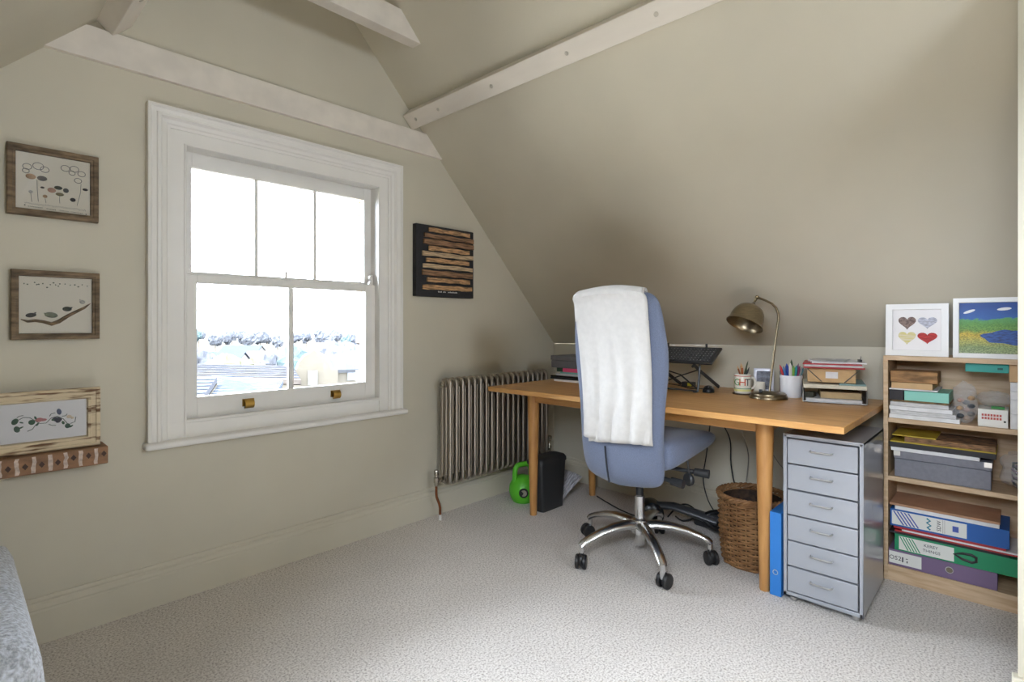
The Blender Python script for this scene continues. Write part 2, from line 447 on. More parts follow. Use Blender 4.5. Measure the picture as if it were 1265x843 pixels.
for x, sg in ((.705, 1), (1.624, -1)):
    hn = MB().prism([(x, 1.362), (x + sg * .026, 1.362), (x + sg * .024, 1.376), (x + sg * .014, 1.386), (x + sg * .022, 1.398), (x + sg * .02, 1.412), (x + sg * .008, 1.42), (x, 1.42)], 'y', 2.59, 2.615)
    part('sash_horn', hn, M_white, upper, bevel=.003)
# stock bricks of the outside reveal, seen edge-on through the panes
M_bk = [mat('stock_brick_buff', (186, 158, 118), rough=.9, var=.25, scale=25), mat('stock_brick_grey', (136, 132, 128), rough=.9, var=.25, scale=25), mat('stock_brick_tan', (190, 146, 96), rough=.9, var=.25, scale=25)]
z = .742; k = 0
proto = []
for k in range(16):
    dep = .10 if k % 2 else .085
    part('brick', MB().box(1.640, 1.662, 2.80 - dep, 2.803, z, z + .062), M_bk[(k * 7 + k // 3) % 3], wall_front, bevel=.003)
    z += .074

# ------------------------------------------------------------------ pictures on the window wall
M_rustic = mat('rustic_grey_wood', (132, 112, 88), rough=.8, var=.35, scale=18, stretch=(1, 1, 4), bump=.4, bscale=60)
M_card = mat('cream_card', (236, 229, 214), rough=.8)
M_ink = mat('dark_ink', (70, 66, 62), rough=.8)
def rect_frame(x0, x1, z0, z1, prof, ybase):
    """Mitred frame facing -y; prof = (inset, height above ybase)."""
    lo = []
    for d, hgt in prof:
        y = ybase - hgt
        lo.append([(x0 + d, y, z0 + d), (x0 + d, y, z1 - d), (x1 - d, y, z1 - d), (x1 - d, y, z0 + d)])
    return MB().rings(lo, cap=False)
def flat_oval(c, rx, rz, depth, rot=0.0, n=16):
    """Pebble lying on a picture that faces -y, c on its surface."""
    m = MB(); M = Matrix.Rotation(rot, 3, 'Y')
    return m.ball(c, rx, depth, rz, n=n, m=8, M=M)
def wall_ring(c, r, t, squash=1.0):
    return MB().tube([(c[0] + r * math.cos(a), c[1], c[2] + r * squash * math.sin(a)) for a in [2 * math.pi * k / 20 for k in range(20)]], t, n=5, closed=True)
glass_pic = glass_mat('picture_glass')

def picture(name_label, x0, x1, z0, z1, fw, fd, mframe, uvmap):
    r = root('framed_picture', name_label, 'picture', ((x0 + x1) / 2, WY, z0))
    part('frame', rect_frame(x0, x1, z0, z1, [(0, 0), (0, fd * .9), (.003, fd), (fw * .6, fd), (fw * .65, fd * .86), (fw - .001, fd * .8), (fw, fd * .3)], WY), mframe, r)
    part('backing_card', MB().box(x0 + fw * .7, x1 - fw * .7, WY - fd * .35, WY, z0 + fw * .7, z1 - fw * .7), M_card, r)
    return r, WY - fd * .35
# pebble flowers
x0, x1, z0, z1, fw = .143, .397, 1.531, 1.778, .024
pic, yc = picture('square rustic wooden frame with pebble flowers, uppermost on the window wall', x0, x1, z0, z1, fw, .028, M_rustic, None)
ix0, ix1, iz0, iz1 = x0 + fw, x1 - fw, z0 + fw, z1 - fw
def uv1(x, y):
    tp = 160 + (x - 130) * .152; bt = 635 + (x - 130) * .09
    return (ix0 + (x - 130) / 592 * (ix1 - ix0), yc, iz1 - (y - tp) / (bt - tp) * (iz1 - iz0))
S1 = (ix1 - ix0) / 592
M_peb = {k: mat('pebble_' + k, c, rough=.6, var=.15, scale=60) for k, c in
         dict(grey=(120, 116, 112), tan=(196, 160, 122), pink=(190, 148, 128), green=(52, 62, 54), olive=(110, 104, 76), black=(44, 42, 44), pale=(206, 202, 196), sage=(104, 112, 92), slate=(78, 82, 86)).items()}
for (px, py, r_) in ((215, 290, 34), (300, 285, 42), (350, 312, 34), (205, 325, 26), (515, 297, 36), (590, 302, 36), (650, 342, 32), (570, 335, 26), (620, 398, 30)):
    part('wire_petal', wall_ring(uv1(px, py), r_ * S1, .0011, .85), M_peb['grey'], pic)
for (px, py, rx, rz, mk) in ((242, 372, 40, 28, 'tan'), (330, 386, 40, 26, 'grey'), (405, 482, 34, 26, 'pink'), (458, 461, 34, 20, 'green'), (520, 482, 24, 24, 'slate'), (470, 515, 34, 18, 'olive'),
                             (332, 462, 17, 10, 'black'), (681, 471, 24, 14, 'black'), (577, 558, 24, 21, 'black'), (353, 535, 19, 17, 'tan'), (242, 500, 17, 15, 'pale')):
    part('pebble', flat_oval(uv1(px, py), rx * S1, rz * S1, .004), M_peb[mk], pic)
for path in (((290, 400), (292, 480), (300, 580)), ((470, 530), (468, 560), (470, 590)), ((645, 425), (640, 500), (612, 605)), ((353, 552), (360, 590)), ((242, 515), (250, 585))):
    part('stem', MB().tube([uv1(*q) for q in path], .0006, n=4), M_ink, pic)
gr = MB(); pts = []
for k in range(60):
    x = 195 + k * 8.3; pts.append(uv1(x, 592 + (x - 195) * .1 + (12 if k % 2 else -6) * random.uniform(.2, 1.2)))
gr.tube(pts, .0005, n=4); part('drawn_grass', gr, M_ink, pic)
wr = MB()
for k in range(34):
    x = 225 + k * 13
    if k in (9, 10, 17, 18, 25): continue
    p = Vector(uv1(x, 618 + (x - 195) * .11)); wr.box(p.x - .0011, p.x + .0011, yc - .0008, yc, p.z - random.uniform(.0007, .0018), p.z + .001)
for q in ((197, 611), (688, 676)):
    p = Vector(uv1(*q)); wr.ball(p, .0022, .001, .002, n=8, m=5)
part('caption', wr, M_ink, pic, kind='stuff')
part('glass', MB().box(ix0 - .004, ix1 + .004, WY - .0185, WY - .017, iz0 - .004, iz1 + .004), glass_pic, pic)

# pebble birds on driftwood
x0, x1, z0, z1, fw = .153, .400, 1.091, 1.338, .022
pic, yc = picture('square rustic wooden frame with pebble birds perched on driftwood', x0, x1, z0, z1, fw, .030, M_rustic, None)
ix0, ix1, iz0, iz1 = x0 + fw, x1 - fw, z0 + fw, z1 - fw
def uv2(x, y, d=0):
    tp = 150 + (x - 185) * .05; bt = 705 - (x - 185) * .015
    return (ix0 + (x - 185) / 690 * (ix1 - ix0), yc - d, iz1 - (y - tp) / (bt - tp) * (iz1 - iz0))
S2 = (ix1 - ix0) / 690
M_drift = mat('driftwood', (150, 124, 94), rough=.9, var=.4, scale=40, stretch=(1, 1, 3), bump=.6, bscale=120)
part('driftwood_branch', MB().tube([uv2(*q, .004) for q in ((200, 568), (260, 588), (330, 580), (410, 592), (480, 612), (545, 590), (640, 532), (740, 482), (800, 455), (860, 415))],
     [.0015, .0045, .005, .0055, .007, .007, .0058, .005, .0042, .001], n=8), M_drift, pic)
for (px, py, rx, rz, rot, mk, hd) in ((292, 528, 50, 27, -.15, 'black', (340, 500)), (478, 526, 64, 34, .15, 'sage', (408, 508)), (630, 468, 46, 30, 0, 'green', (684, 452)), (780, 402, 30, 24, .4, 'pale', (750, 375))):
    b_ = part('pebble_bird', flat_oval(uv2(px, py), rx * S2, rz * S2, .005, rot), M_peb[mk], pic)
    part('beak', MB().tube([uv2(px + (hd[0] - px) * .7, py + (hd[1] - py) * .7, .002), uv2(hd[0], hd[1], .001)], [.0028, .0006], n=6), M_peb[mk], b_)
gl = MB()
for (px, py) in ((325, 215), (345, 235), (362, 232), (440, 262), (500, 218), (520, 238), (560, 228), (545, 250), (705, 238), (740, 256), (778, 238), (660, 240), (610, 230), (230, 225), (260, 232), (400, 225), (470, 235), (830, 250)):
    gl.ball(uv2(px, py), 9 * S2 * random.uniform(.6, 1.2), .0012, 8 * S2, n=8, m=5)
part('leaf_garland', gl, M_peb['sage'], pic, kind='stuff')
part('glass', MB().box(ix0 - .004, ix1 + .004, WY - .020, WY - .0185, iz0 - .004, iz1 + .004), glass_pic, pic)

# painted ledge and the weathered frame that leans on it
M_ledge = mat('brown_painted_ledge', (150, 112, 82), rough=.7, var=.2, scale=14, stretch=(1, 1, 3), bump=.2, bscale=50)
M_chalk = mat('chalk_white_paint', (214, 196, 184), rough=.8, var=.2, scale=60)
M_diam = mat('dark_brown_paint', (66, 46, 40), rough=.7)
led = root('picture_ledge', 'narrow brown wall ledge painted with pale bars and dark diamonds', 'shelf', (.15, WY, .632))
part('board', MB().box(-.12, .411, 2.440, WY, .632, .696), M_ledge, led, bevel=.003)
for k in range(9):
    x = .375 - k * .0425
    s = MB(); pts = [(x + random.uniform(-.002, .002), 2.4395, .637 + j * .0092) for j in range(7)]
    s.tube(pts, [.004, .0055, .006, .005, .006, .005, .0035], n=6, flat=(.25, 1)) if 0 else s.prism([(p[0] - .0055 + random.uniform(-.001, .001), p[2]) for p in pts] + [(p[0] + .0055 + random.uniform(-.001, .001), p[2]) for p in reversed(pts)], 'y', 2.4390, 2.4401)
    part('painted_bar', s, M_chalk, led)
    xd = x + .021 if k else .398
    zc = .664 + (.006 if k < 3 else -.002)
    part('painted_diamond', MB().prism([(xd - .008, zc), (xd, zc - .011), (xd + .008, zc), (xd, zc + .011)], 'y', 2.4388, 2.4401), M_diam, led)
M_shabby = mat('shabby_cream_wood', (214, 198, 168), rough=.85, var=.5, scale=22, stretch=(.35, 1, 2.5), bump=.6, bscale=60, col2=(112, 82, 58), lo=.36, hi=.47)
x0, x1, z0, z1, fw = .070, .394, .698, .912, .040
pr = root('framed_picture', 'shabby cream frame with quilled flower spray, leaning on the painted ledge', 'picture', ((x0 + x1) / 2, 2.49, z0))
yb_ = 2.50
part('frame', rect_frame(x0, x1, z0, z1, [(0, 0), (0, .022), (.004, .027), (.012, .027), (.014, .022), (.026, .021), (.029, .025), (.036, .024), (fw, .012)], yb_), M_shabby, pr)
M_white_card = mat('white_card', (238, 236, 238), rough=.8)
part('backing_card', MB().box(x0 + .03, x1 - .03, yb_ - .012, yb_, z0 + .03, z1 - .03), M_white_card, pr)
ix1 = x1 - fw; iz0, iz1 = z0 + fw, z1 - fw
yq = yb_ - .012
def uv3(x, y, d=.001):
    s = .123 + x / 6.486 * .00214      # local scale on this stretch of wall
    tp = 155 + (700 - x) * .075; bt = 455 + (700 - x) * .11
    return (s, yq - d, iz1 - (y - tp) / (bt - tp) * (iz1 - iz0))
M_leaf = mat('paper_leaf_green', (46, 84, 66), rough=.7); M_stemq = mat('paper_stem', (92, 104, 100), rough=.7)
M_rose = mat('paper_rose', (196, 128, 130), rough=.7); M_blue = mat('paper_blue', (70, 84, 120), rough=.7); M_navy = mat('paper_navy', (40, 40, 62), rough=.7); M_cream = mat('paper_cream', (228, 212, 190), rough=.7)
for path in (((140, 330), (180, 308), (230, 310), (270, 335), (310, 358), (360, 355), (400, 315), (450, 300), (500, 320), (540, 365)), ((130, 310), (150, 296), (180, 292)), ((210, 422), (250, 405), (280, 365)),
             ((380, 365), (410, 375), (440, 374)), ((388, 300), (400, 280), (435, 272)), ((560, 360), (600, 345), (608, 305)), ((490, 300), (520, 296), (535, 280))):
    part('quilled_stem', MB().tube([uv3(*q) for q in path], .0012, n=5), M_stemq, pr)
for (px, py, rx, rz, rot, mm) in ((115, 342, 26, 34, .5, M_leaf), (130, 405, 24, 34, -.3, M_leaf), (160, 392, 24, 8, -.4, M_leaf), (165, 350, 18, 7, .4, M_leaf), (245, 348, 28, 26, .6, M_leaf), (275, 312, 9, 20, -.4, M_leaf), (290, 365, 9, 18, .5, M_leaf),
                                  (305, 328, 34, 22, 0, M_rose), (340, 328, 26, 14, 0, M_rose), (466, 262, 20, 34, -.2, M_blue), (450, 325, 42, 24, .2, M_navy), (458, 340, 22, 18, 0, M_navy), (420, 328, 18, 12, 0, M_leaf),
                                  (500, 352, 12, 20, -.3, M_leaf), (538, 378, 24, 26, 0, M_leaf), (568, 382, 20, 8, -.6, M_leaf), (550, 302, 22, 18, 0, M_cream), (578, 312, 14, 12, 0, M_cream)):
    q = .00033
    part('petal', flat_oval(uv3(px, py), rx * q, rz * q, .0022, rot), mm, pr)
part('glass', MB().box(x0 + fw - .003, x1 - fw + .003, yb_ - .0165, yb_ - .0155, z0 + fw - .003, z1 - fw + .003), glass_pic, pr)

# black board with wooden strips
M_black_canvas = mat('black_canvas', (38, 38, 42), rough=.75, var=.15, scale=60, bump=.2, bscale=400)
cv = root('wall_art', 'square black panel with ten rows of wooden strips', 'wall art', (2.087, WY, 1.31))
part('panel', MB().box(1.862, 2.311, 2.520, WY, 1.310, 1.732), M_black_canvas, cv, bevel=.003)
M_strip = [mat('strip_oak', (204, 160, 114), rough=.7, var=.35, scale=30, stretch=(.6, 1, 5), bump=.3, lo=.4, hi=.6), mat('strip_bark', (160, 122, 90), rough=.8, var=.4, scale=26, stretch=(.5, 1, 5), bump=.4), mat('strip_pale', (214, 186, 148), rough=.7, var=.3, scale=30, stretch=(.5, 1, 6), bump=.3)]
def uv4(x, y):
    tp = 112 + (x - 125) * .158; bt = 742 + (x - 125) * .04
    return 1.862 + (x - 125) / 465 * .449, 1.732 - (y - tp) / (bt - tp) * .422
for k, (xa, xb, ya, yb2) in enumerate(((217, 552, 148, 183), (182, 583, 197, 232), (177, 580, 245, 290), (217, 548, 308, 345), (168, 578, 352, 390), (197, 540, 410, 445), (172, 575, 460, 495), (167, 572, 515, 560), (203, 547, 580, 618), (170, 570, 642, 682))):
    u0, v1 = uv4(xa, ya); _, v0 = uv4(xa, yb2); u1, _ = uv4(xb, 400)
    n = 10; lo_ = []; hi_ = []
    for i in range(n + 1):
        x = u0 + (u1 - u0) * i / n
        lo_.append((x, v0 + .002 * math.sin(i * 1.7 + k))); hi_.append((x, v1 + .002 * math.sin(i * 1.3 + k * 2)))
    part('wooden_strip', MB().prism(lo_ + hi_[::-1], 'y', 2.512 - .003 * (k % 3), 2.521), M_strip[[0, 1, 1, 0, 2, 0, 2, 1, 0, 0][k]], cv, smooth=False)
cp = MB()
for k in range(20):
    if k in (4, 8, 9): continue
    x = 1.862 + .449 * (.36 + .017 * k); cp.box(x, x + .005, 2.5193, 2.5203, 1.337, 1.342 + (.001 if k % 3 else .003))
part('caption', cp, mat('white_print', (200, 200, 200), rough=.8), cv, kind='stuff')

# ------------------------------------------------------------------ column radiator
M_steel = mat('raw_steel', (176, 168, 158), rough=.4, metal=1)
M_nickel = mat('nickel', (190, 184, 172), rough=.25, metal=1)
M_copper = mat('copper_pipe', (176, 112, 78), rough=.35, metal=1, var=.2, scale=20)
rad = root('radiator', 'bare steel three-column radiator under the strip wall art', 'radiator', (2.485, 2.465, .2))
sec = MB(); X0 = 2.042
for y in (2.430, 2.465, 2.500):
    sec.tube([(X0, y, .222), (X0, y, .798)], .0125, n=10)
for sg, zc in ((1, .790), (-1, .230)):
    sec.tube([(X0, 2.430, zc - sg * .012), (X0, 2.4315, zc + sg * .008), (X0, 2.441, zc + sg * .021), (X0, 2.465, zc + sg * .026), (X0, 2.489, zc + sg * .021), (X0, 2.4985, zc + sg * .008), (X0, 2.500, zc - sg * .012)], .0125, n=8)
    sec.tube([(X0 - .0246, 2.465, zc), (X0 - .017, 2.465, zc), (X0 - .015, 2.465, zc), (X0 + .015, 2.465, zc), (X0 + .017, 2.465, zc), (X0 + .0246, 2.465, zc)], [.0165, .0165, .023, .023, .0165, .0165], n=12)
s0 = part('column_section', sec, M_steel, rad)
for k in range(1, 19):
    again(s0, rad, (.0493 * k, 0, 0))
pl = MB().tube([(2.018, 2.465, .79), (2.008, 2.465, .79), (2.006, 2.465, .79), (1.998, 2.465, .79)], [.02, .02, .011, .010], n=12)
part('vent_plug', pl, M_nickel, rad)
pl2 = MB().tube([(2.955, 2.465, .79), (2.966, 2.465, .79)], [.02, .018], n=12); part('vent_plug', pl2, M_nickel, rad)
vl = MB()
vl.tube([(2.018, 2.465, .23), (1.998, 2.465, .23), (1.996, 2.465, .23), (1.978, 2.465, .23)], [.017, .017, .012, .012], n=12)
vl.lathe([(0, -.03), (.010, -.03), (.012, -.026), (.012, -.012), (.016, -.01), (.016, .02), (.012, .022), (.012, .036), (.014, .038), (.014, .058), (.010, .064), (0, .064)], c=(1.966, 2.465, .23), n=14)
part('lockshield_valve', vl, M_nickel, rad)
pp = MB().tube([(1.966, 2.465, .205), (1.966, 2.465, .155), (1.968, 2.464, .135), (1.980, 2.455, .095), (1.984, 2.452, .07), (1.984, 2.452, .03)], .0075, n=10)
part('copper_tail', pp, M_copper, rad)
part('pipe_collar', MB().cyl((1.984, 2.452, 0), (1.984, 2.452, .032), .0085), M_white, rad)
v2 = MB()
v2.tube([(2.954, 2.465, .23), (2.976, 2.465, .23), (3.0, 2.465, .23)], [.017, .013, .012], n=12)
v2.lathe([(0, -.03), (.012, -.03), (.013, .02), (.017, .022), (.017, .03), (.014, .034), (.012, .07), (.02, .075), (.021, .10), (.014, .108), (0, .109)], c=(3.006, 2.465, .23), n=16)
part('thermostat_valve', v2, M_nickel, rad)
part('copper_tail', MB().tube([(3.006, 2.465, .2), (3.006, 2.465, .002)], .0075, n=10), M_copper, rad)

# ------------------------------------------------------------------ things on the floor by the radiator
M_green = mat('green_vinyl', (92, 190, 48), rough=.45)
kb = root('kettlebell', 'bright green kettlebell on the carpet under the radiator', 'kettlebell', (2.565, 2.325, 0))
prof = [(0, 0), (.058, 0), (.064, .004), (.082, .035), (.090, .075), (.086, .110), (.068, .142), (.045, .160), (.030, .168), (0, .168)]
part('body', MB().lathe(prof, c=(2.565, 2.325, 0), n=32), M_green, kb, angle=70)
hp = [(2.565 + math.sin(a) * .062 * (1 if abs(math.sin(a)) < .99 else 1), 2.325 - math.sin(a) * .020, .160 + .0 + .082 * (1 - math.cos(a)) / 2 * 1.0) for a in [0]]
hp = []
for k in range(19):
    a = math.pi * (k / 18)
    w_ = .060 * math.copysign(abs(math.cos(a)) ** .55, math.cos(a)); zz = .135 + .105 * math.sin(a) ** .45
    hp.append((2.565 + w_ * .95, 2.325 - w_ * .3, zz))
part('handle', MB().tube(hp, .0165, n=12), M_green, kb)
dv = Vector((-2.565 * .9, -2.325, 0)).normalized()
Mx = T(2.565, 2.325, .078) @ Vector((0, 0, 1)).rotation_difference(dv).to_matrix().to_4x4()
em = part('emblem', MB().lathe([(0, .093), (.026, .092), (.030, .088), (.030, .08)], M=Mx, n=24), mat('black_rubber', (30, 30, 32), rough=.6), kb, label='round black weight emblem')
pie = [(0, 0)] + [(.020 * math.cos(math.radians(100 + 26 * k)), .020 * math.sin(math.radians(100 + 26 * k))) for k in range(11)]
part('weight_mark', MB().prism(pie, 'z', .0922, .0938).xf(Mx @ R('Z', 90)), mat('silver_print', (150, 146, 130), rough=.4), em)

M_blackp = mat('black_plastic', (44, 45, 47), rough=.42, bump=.1, bscale=300)
M_blackg = mat('black_gloss_plastic', (24, 25, 27), rough=.25)
sb = root('waste_bin', 'slim charcoal plastic bin with rounded lid behind the desk leg', 'bin', (2.58, 2.145, 0))
def rrect(x0, x1, y0, y1, z, r, n=4):
    pts = []
    for (cx, cy, a0) in ((x1 - r, y1 - r, 0), (x0 + r, y1 - r, 90), (x0 + r, y0 + r, 180), (x1 - r, y0 + r, 270)):
        for k in range(n + 1):
            a = math.radians(a0 + 90 * k / n); pts.append((cx + r * math.cos(a), cy + r * math.sin(a), z))
    return pts
lp = [rrect(2.468 + .016 * (1 - t), 2.715 - .028 * (1 - t), 2.085, 2.205 - .015 * (1 - t), z, .02) for z, t in ((0, 0), (.012, 0), (.285, 1))]
part('body', MB().rings(lp), M_blackp, sb)
lp = [rrect(2.462, 2.720, 2.08, 2.210, .285, .022), rrect(2.462, 2.720, 2.08, 2.210, .305, .022), rrect(2.470, 2.712, 2.09, 2.20, .322, .024), rrect(2.49, 2.69, 2.11, 2.18, .330, .03)]
part('lid', MB().rings(lp), M_blackp, sb)
# newspapers behind the bin
M_news = mat('newsprint', (206, 204, 210), rough=.9, var=.25, scale=26, stretch=(1, 4, 1))
M_ = T(2.80, 2.245, .0) @ R('Z', -12) @ R('Y', -38)
for k in range(3):
    n = MB()
    n.grid(lambda u, v: M_ @ Vector((-.07 + (.22 - .02 * k) * u + .015 * k, -.13 + .24 * v + .01 * k, .016 * k + .004 * math.sin(u * 5 + 2 * v))), 8, 6)
    lowest = min(v.z for v in n.v)
    if k == 0: drop = .004 - lowest
    n.xf(T(0, 0, drop))
    top('newspaper', n, M_news, ['rearmost newspaper of the heap leaning by the bin', 'middle newspaper of the heap leaning by the bin', 'foremost newspaper of the heap leaning by the bin'][k], 'newspaper', group='newspapers heaped by the bin', solid=.008)

# ------------------------------------------------------------------ desk
DZ = .775
M_oak = mat('oiled_oak', (205, 158, 98), rough=.38, var=.22, scale=7, stretch=(6, .8, 6), bump=.08, bscale=30, col2=(182, 130, 74), lo=.3, hi=.7)
M_oakv = mat('oiled_oak_leg', (200, 150, 90), rough=.4, var=.22, scale=7, stretch=(6, 6, .8), bump=.08, col2=(176, 124, 70), lo=.3, hi=.7)
desk = root('desk', 'long light oak desk with round tapered legs against the knee wall', 'desk', (2.69, 1.37, 0))
part('desktop', MB().box(2.215, 3.155, .450, 2.289, DZ - .027, DZ), M_oak, desk, bevel=.003)
for (x, y) in ((2.424, 2.112), (2.424, .790), (2.975, 2.07), (2.975, .790)):
    part('leg', MB().lathe([(.019, 0), (.021, .004), (.036, .69), (.036, DZ - .027)], c=(x, y, 0), n=24), M_oakv, desk)
for r_ in ((2.405, 2.425, .81, 2.09), (2.975, 2.995, .81, 2.05)):
    part('apron', MB().box(r_[0], r_[1], r_[2], r_[3], DZ - .095, DZ - .027), M_oak, desk, bevel=.002)
for y in (.79, 2.10):
    part('apron', MB().box(2.43, 2.97, y - .01, y + .01, DZ - .095, DZ - .027), M_oak, desk, bevel=.002)
part('corner_bracket', MB().box(2.43, 2.47, .745, .78, DZ - .06, DZ - .027), M_blackp, desk)

# ------------------------------------------------------------------ office chair
M_fab = mat('blue_grey_upholstery', (107, 117, 141), rough=.85, var=.12, scale=350, bump=.25, bscale=500, sheen=.2, dist=.0008)
M_alu = mat('polished_aluminium', (214, 214, 214), rough=.24, metal=1)
CX, CY = 2.350, 1.352
ch = root('office_chair', 'blue-grey high-backed swivel chair with polished five-star base', 'chair', (CX, CY, 0))
def backx(z):       # rear face of the backrest, leaning towards the room with height
    t = (z - .40) / .9
    return 2.135 - .085 * t - .025 * math.sin(t * math.pi * 2.2) * (1 - t)
prof = [(.392, .03), (.394, .10), (.400, .155), (.415, .188), (.440, .206), (.50, .214), (.58, .216), (.68, .219), (.80, .226), (.92, .244), (1.02, .249), (1.10, .240), (1.18, .232), (1.235, .222), (1.265, .206), (1.285, .182), (1.296, .13), (1.3, .05)]
loops = []
for z, w_ in prof:
    e = min(1.0, max(.22, min((z - .385) / .06, (1.305 - z) / .06)))
    th = .094 * e ** .5; lp = []
    for k in range(40):
        a = 2 * math.pi * k / 40
        cy_ = math.copysign(abs(math.cos(a)) ** .62, math.cos(a)); sx = math.copysign(abs(math.sin(a)) ** .8, math.sin(a))
        lp.append((backx(z) + .047 + th / 2 * sx + .032 * cy_ * cy_, CY + .0 + w_ * cy_, z))
    loops.append(lp)
bk = part('backrest', MB().rings(loops), M_fab, ch, subsurf=1, angle=180)
part('zip_seam', MB().tube([(backx(z) - .0005 + .0, CY + .036, z) for z in [.405 + .025 * k for k in range(8)]], .0042, n=6), mat('dark_seam', (44, 46, 54), rough=.8), bk)
# seat: waterfall wedge
sl_ = []
for k in range(15):
    t = -1 + 2 * k / 14
    w_ = CY + .247 * t
    e = math.sqrt(max(0, 1 - abs(t) ** 7))
    q = [(2.205, .500), (2.205, .600), (2.26, .626), (2.40, .622), (2.56, .618), (2.66, .612), (2.715, .598), (2.738, .574), (2.728, .546), (2.67, .524), (2.50, .502), (2.32, .480), (2.23, .474)]
    cx_, cz_ = 2.46, .56
    shr = .92 + .08 * e
    sl_.append([(cx_ + (x - cx_) * shr, w_, cz_ + (z - cz_) * (.55 + .45 * e) - .012 * (1 - t * t)) for x, z in q])
part('seat', MB().rings(sl_), M_fab, ch, subsurf=1, angle=180)
part('seat_mechanism', MB().box(2.25, 2.52, CY - .085, CY + .085, .43, .49), M_blackp, ch, bevel=.012)
part('back_bracket', MB().tube([(2.30, CY, .45), (2.235, CY, .43), (2.215, CY, .46), (2.215, CY, .62)], .022, n=8, flat=(.5, 1.6)), M_blackp, ch)
# levers on the side towards the shelves
part('lever', MB().tube([(2.40, CY - .06, .452), (2.43, CY - .20, .445), (2.44, CY - .235, .444), (2.442, CY - .24, .444), (2.455, CY - .305, .442)], [.009, .010, .011, .019, .021], n=12), M_blackp, ch)
part('lever', MB().tube([(2.29, CY - .06, .442), (2.28, CY - .17, .430), (2.28, CY - .20, .428), (2.28, CY - .203, .428), (2.28, CY - .262, .424)], [.009, .010, .011, .018, .021], n=12), M_blackp, ch)
kn = MB().lathe([(0, -.012), (.024, -.012), (.030, -.006), (.030, .006), (.024, .012), (0, .012)], M=T(2.40, CY - .23, .415) @ R('Y', 90) @ R('X', 20), n=20); kn.tube([(2.40, CY - .23, .44), (2.40, CY - .225, .50)], .004, n=6)
part('tension_knob', kn, M_blackp, ch)
part('gas_lift', MB().lathe([(0, .06), (.024, .06), (.025, .065), (.025, .30), (.022, .303), (.014, .303), (.014, .43), (0, .43)], c=(CX, CY, 0), n=24), M_alu, ch, label='chrome column')
part('lift_collar', MB().lathe([(.0145, .305), (.018, .305), (.018, .42), (.0145, .42)], c=(CX, CY, 0), n=20), M_blackp, ch)
part('hub', MB().lathe([(.026, .118), (.044, .122), (.046, .165), (.040, .186), (.026, .192)], c=(CX, CY, 0), n=28, closed=True), M_alu, ch)
M_wheel = mat('castor_black', (26, 26, 28), rough=.4)
for k in range(5):
    a = math.radians(83 + 72 * k); d = Vector((math.cos(a), math.sin(a), 0)); c0 = Vector((CX, CY, 0))
    pth = [(.028, .160), (.08, .166), (.15, .163), (.22, .150), (.28, .130), (.318, .112), (.330, .100)]
    part('base_arm', MB().tube([c0 + d * r_ + Vector((0, 0, z)) for r_, z in pth], [.030, .028, .025, .0225, .0205, .0195, .018], n=12, flat=(.75, 1.1)), M_alu, ch)
    cs = part('castor', MB().cyl(c0 + d * .326 + Vector((0, 0, .045)), c0 + d * .326 + Vector((0, 0, .112)), .0125), M_alu, ch)
    sw = a + [1.2, .9, 2.2, -1.2, .4][k]
    sd = Vector((math.cos(sw), math.sin(sw), 0)); ax = Vector((-sd.y, sd.x, 0)); cc = c0 + d * .326 + sd * .014 + Vector((0, 0, .0335))
    for s_ in (-1, 1):
        Mw = Matrix.Translation(cc + ax * (.0165 * s_)) @ Vector((0, 0, 1)).rotation_difference(ax).to_matrix().to_4x4()
        part('wheel', MB().lathe([(0, -.0105), (.020, -.0105), (.030, -.009), (.0335, -.005), (.0335, .005), (.030, .009), (.020, .0105), (0, .0105)], M=Mw, n=24), M_wheel, cs)
    part('castor_hood', MB().ball(cc + Vector((0, 0, .006)), .024, .024, .030, n=12, m=8), M_wheel, cs)

# towel folded over the chair back
M_towel = mat('cream_towel', (196, 193, 189), rough=.95, var=.03, scale=40, bump=.5, bscale=420, sheen=.2, dist=.001)
def towel(y0, y1, zb, zf, off, seed, flare):
    """Cloth over the top edge, hanging to zb at the rear and zf at the front."""
    path = []
    n1 = 26
    for i in range(n1):
        z = zb + (1.262 - zb) * i / (n1 - 1)
        path.append((backx(z) - off, z))
    tx = backx(1.28) + .04
    for k in range(1, 8):
        a = math.pi * (1 - k / 8)
        path.append((tx + (.058 + off) * math.cos(a), 1.262 + (.046 + off) * math.sin(a)))
    for i in range(10):
        z = 1.255 - (1.255 - zf) * i / 9
        path.append((backx(z) + .112 + off, z))
    nU = 30
    def fn(u, v):
        i = v * (len(path) - 1); i0 = min(int(i), len(path) - 2); f_ = i - i0
        x = path[i0][0] * (1 - f_) + path[i0 + 1][0] * f_; z = path[i0][1] * (1 - f_) + path[i0 + 1][1] * f_
        hang = max(0.0, min(1.0, (1.2 - z) / .55)) if v < .62 else 0.2
        ya = y1 - flare[0] * hang; yb2 = y0 + flare[1] * hang
        if v > .62:
            k_ = min(1, (v - .62) / .2); ya -= .03 * k_; yb2 += .075 * k_
        y = ya + (yb2 - ya) * u
        edge = (2 * u - 1) ** 2
        rip = .017 * hang * math.sin(u * 13 + seed + 1.3 * math.sin(z * 5)) + .004 * math.sin(u * 29 + z * 9 + seed) * hang
        x2 = x + .030 * edge * ((y - CY) / .22) ** 2 * .0 - abs(rip) * .9 - .002
        wrap = .030 * max(0.0, (abs(y - CY) / .235)) ** 2.2
        if v < .62: x2 += wrap * .75
        z2 = z - .018 * edge * (1 if .5 < v < .8 else 0) - (.012 * math.sin(u * 3.1 + seed) if v < .02 else 0)
        return Vector((x2, y, z2))
    return MB().grid(fn, nU, 60)
tw = root('towel', 'cream cotton towel draped over the blue chair back', 'towel', (2.08, CY + .03, 1.3))
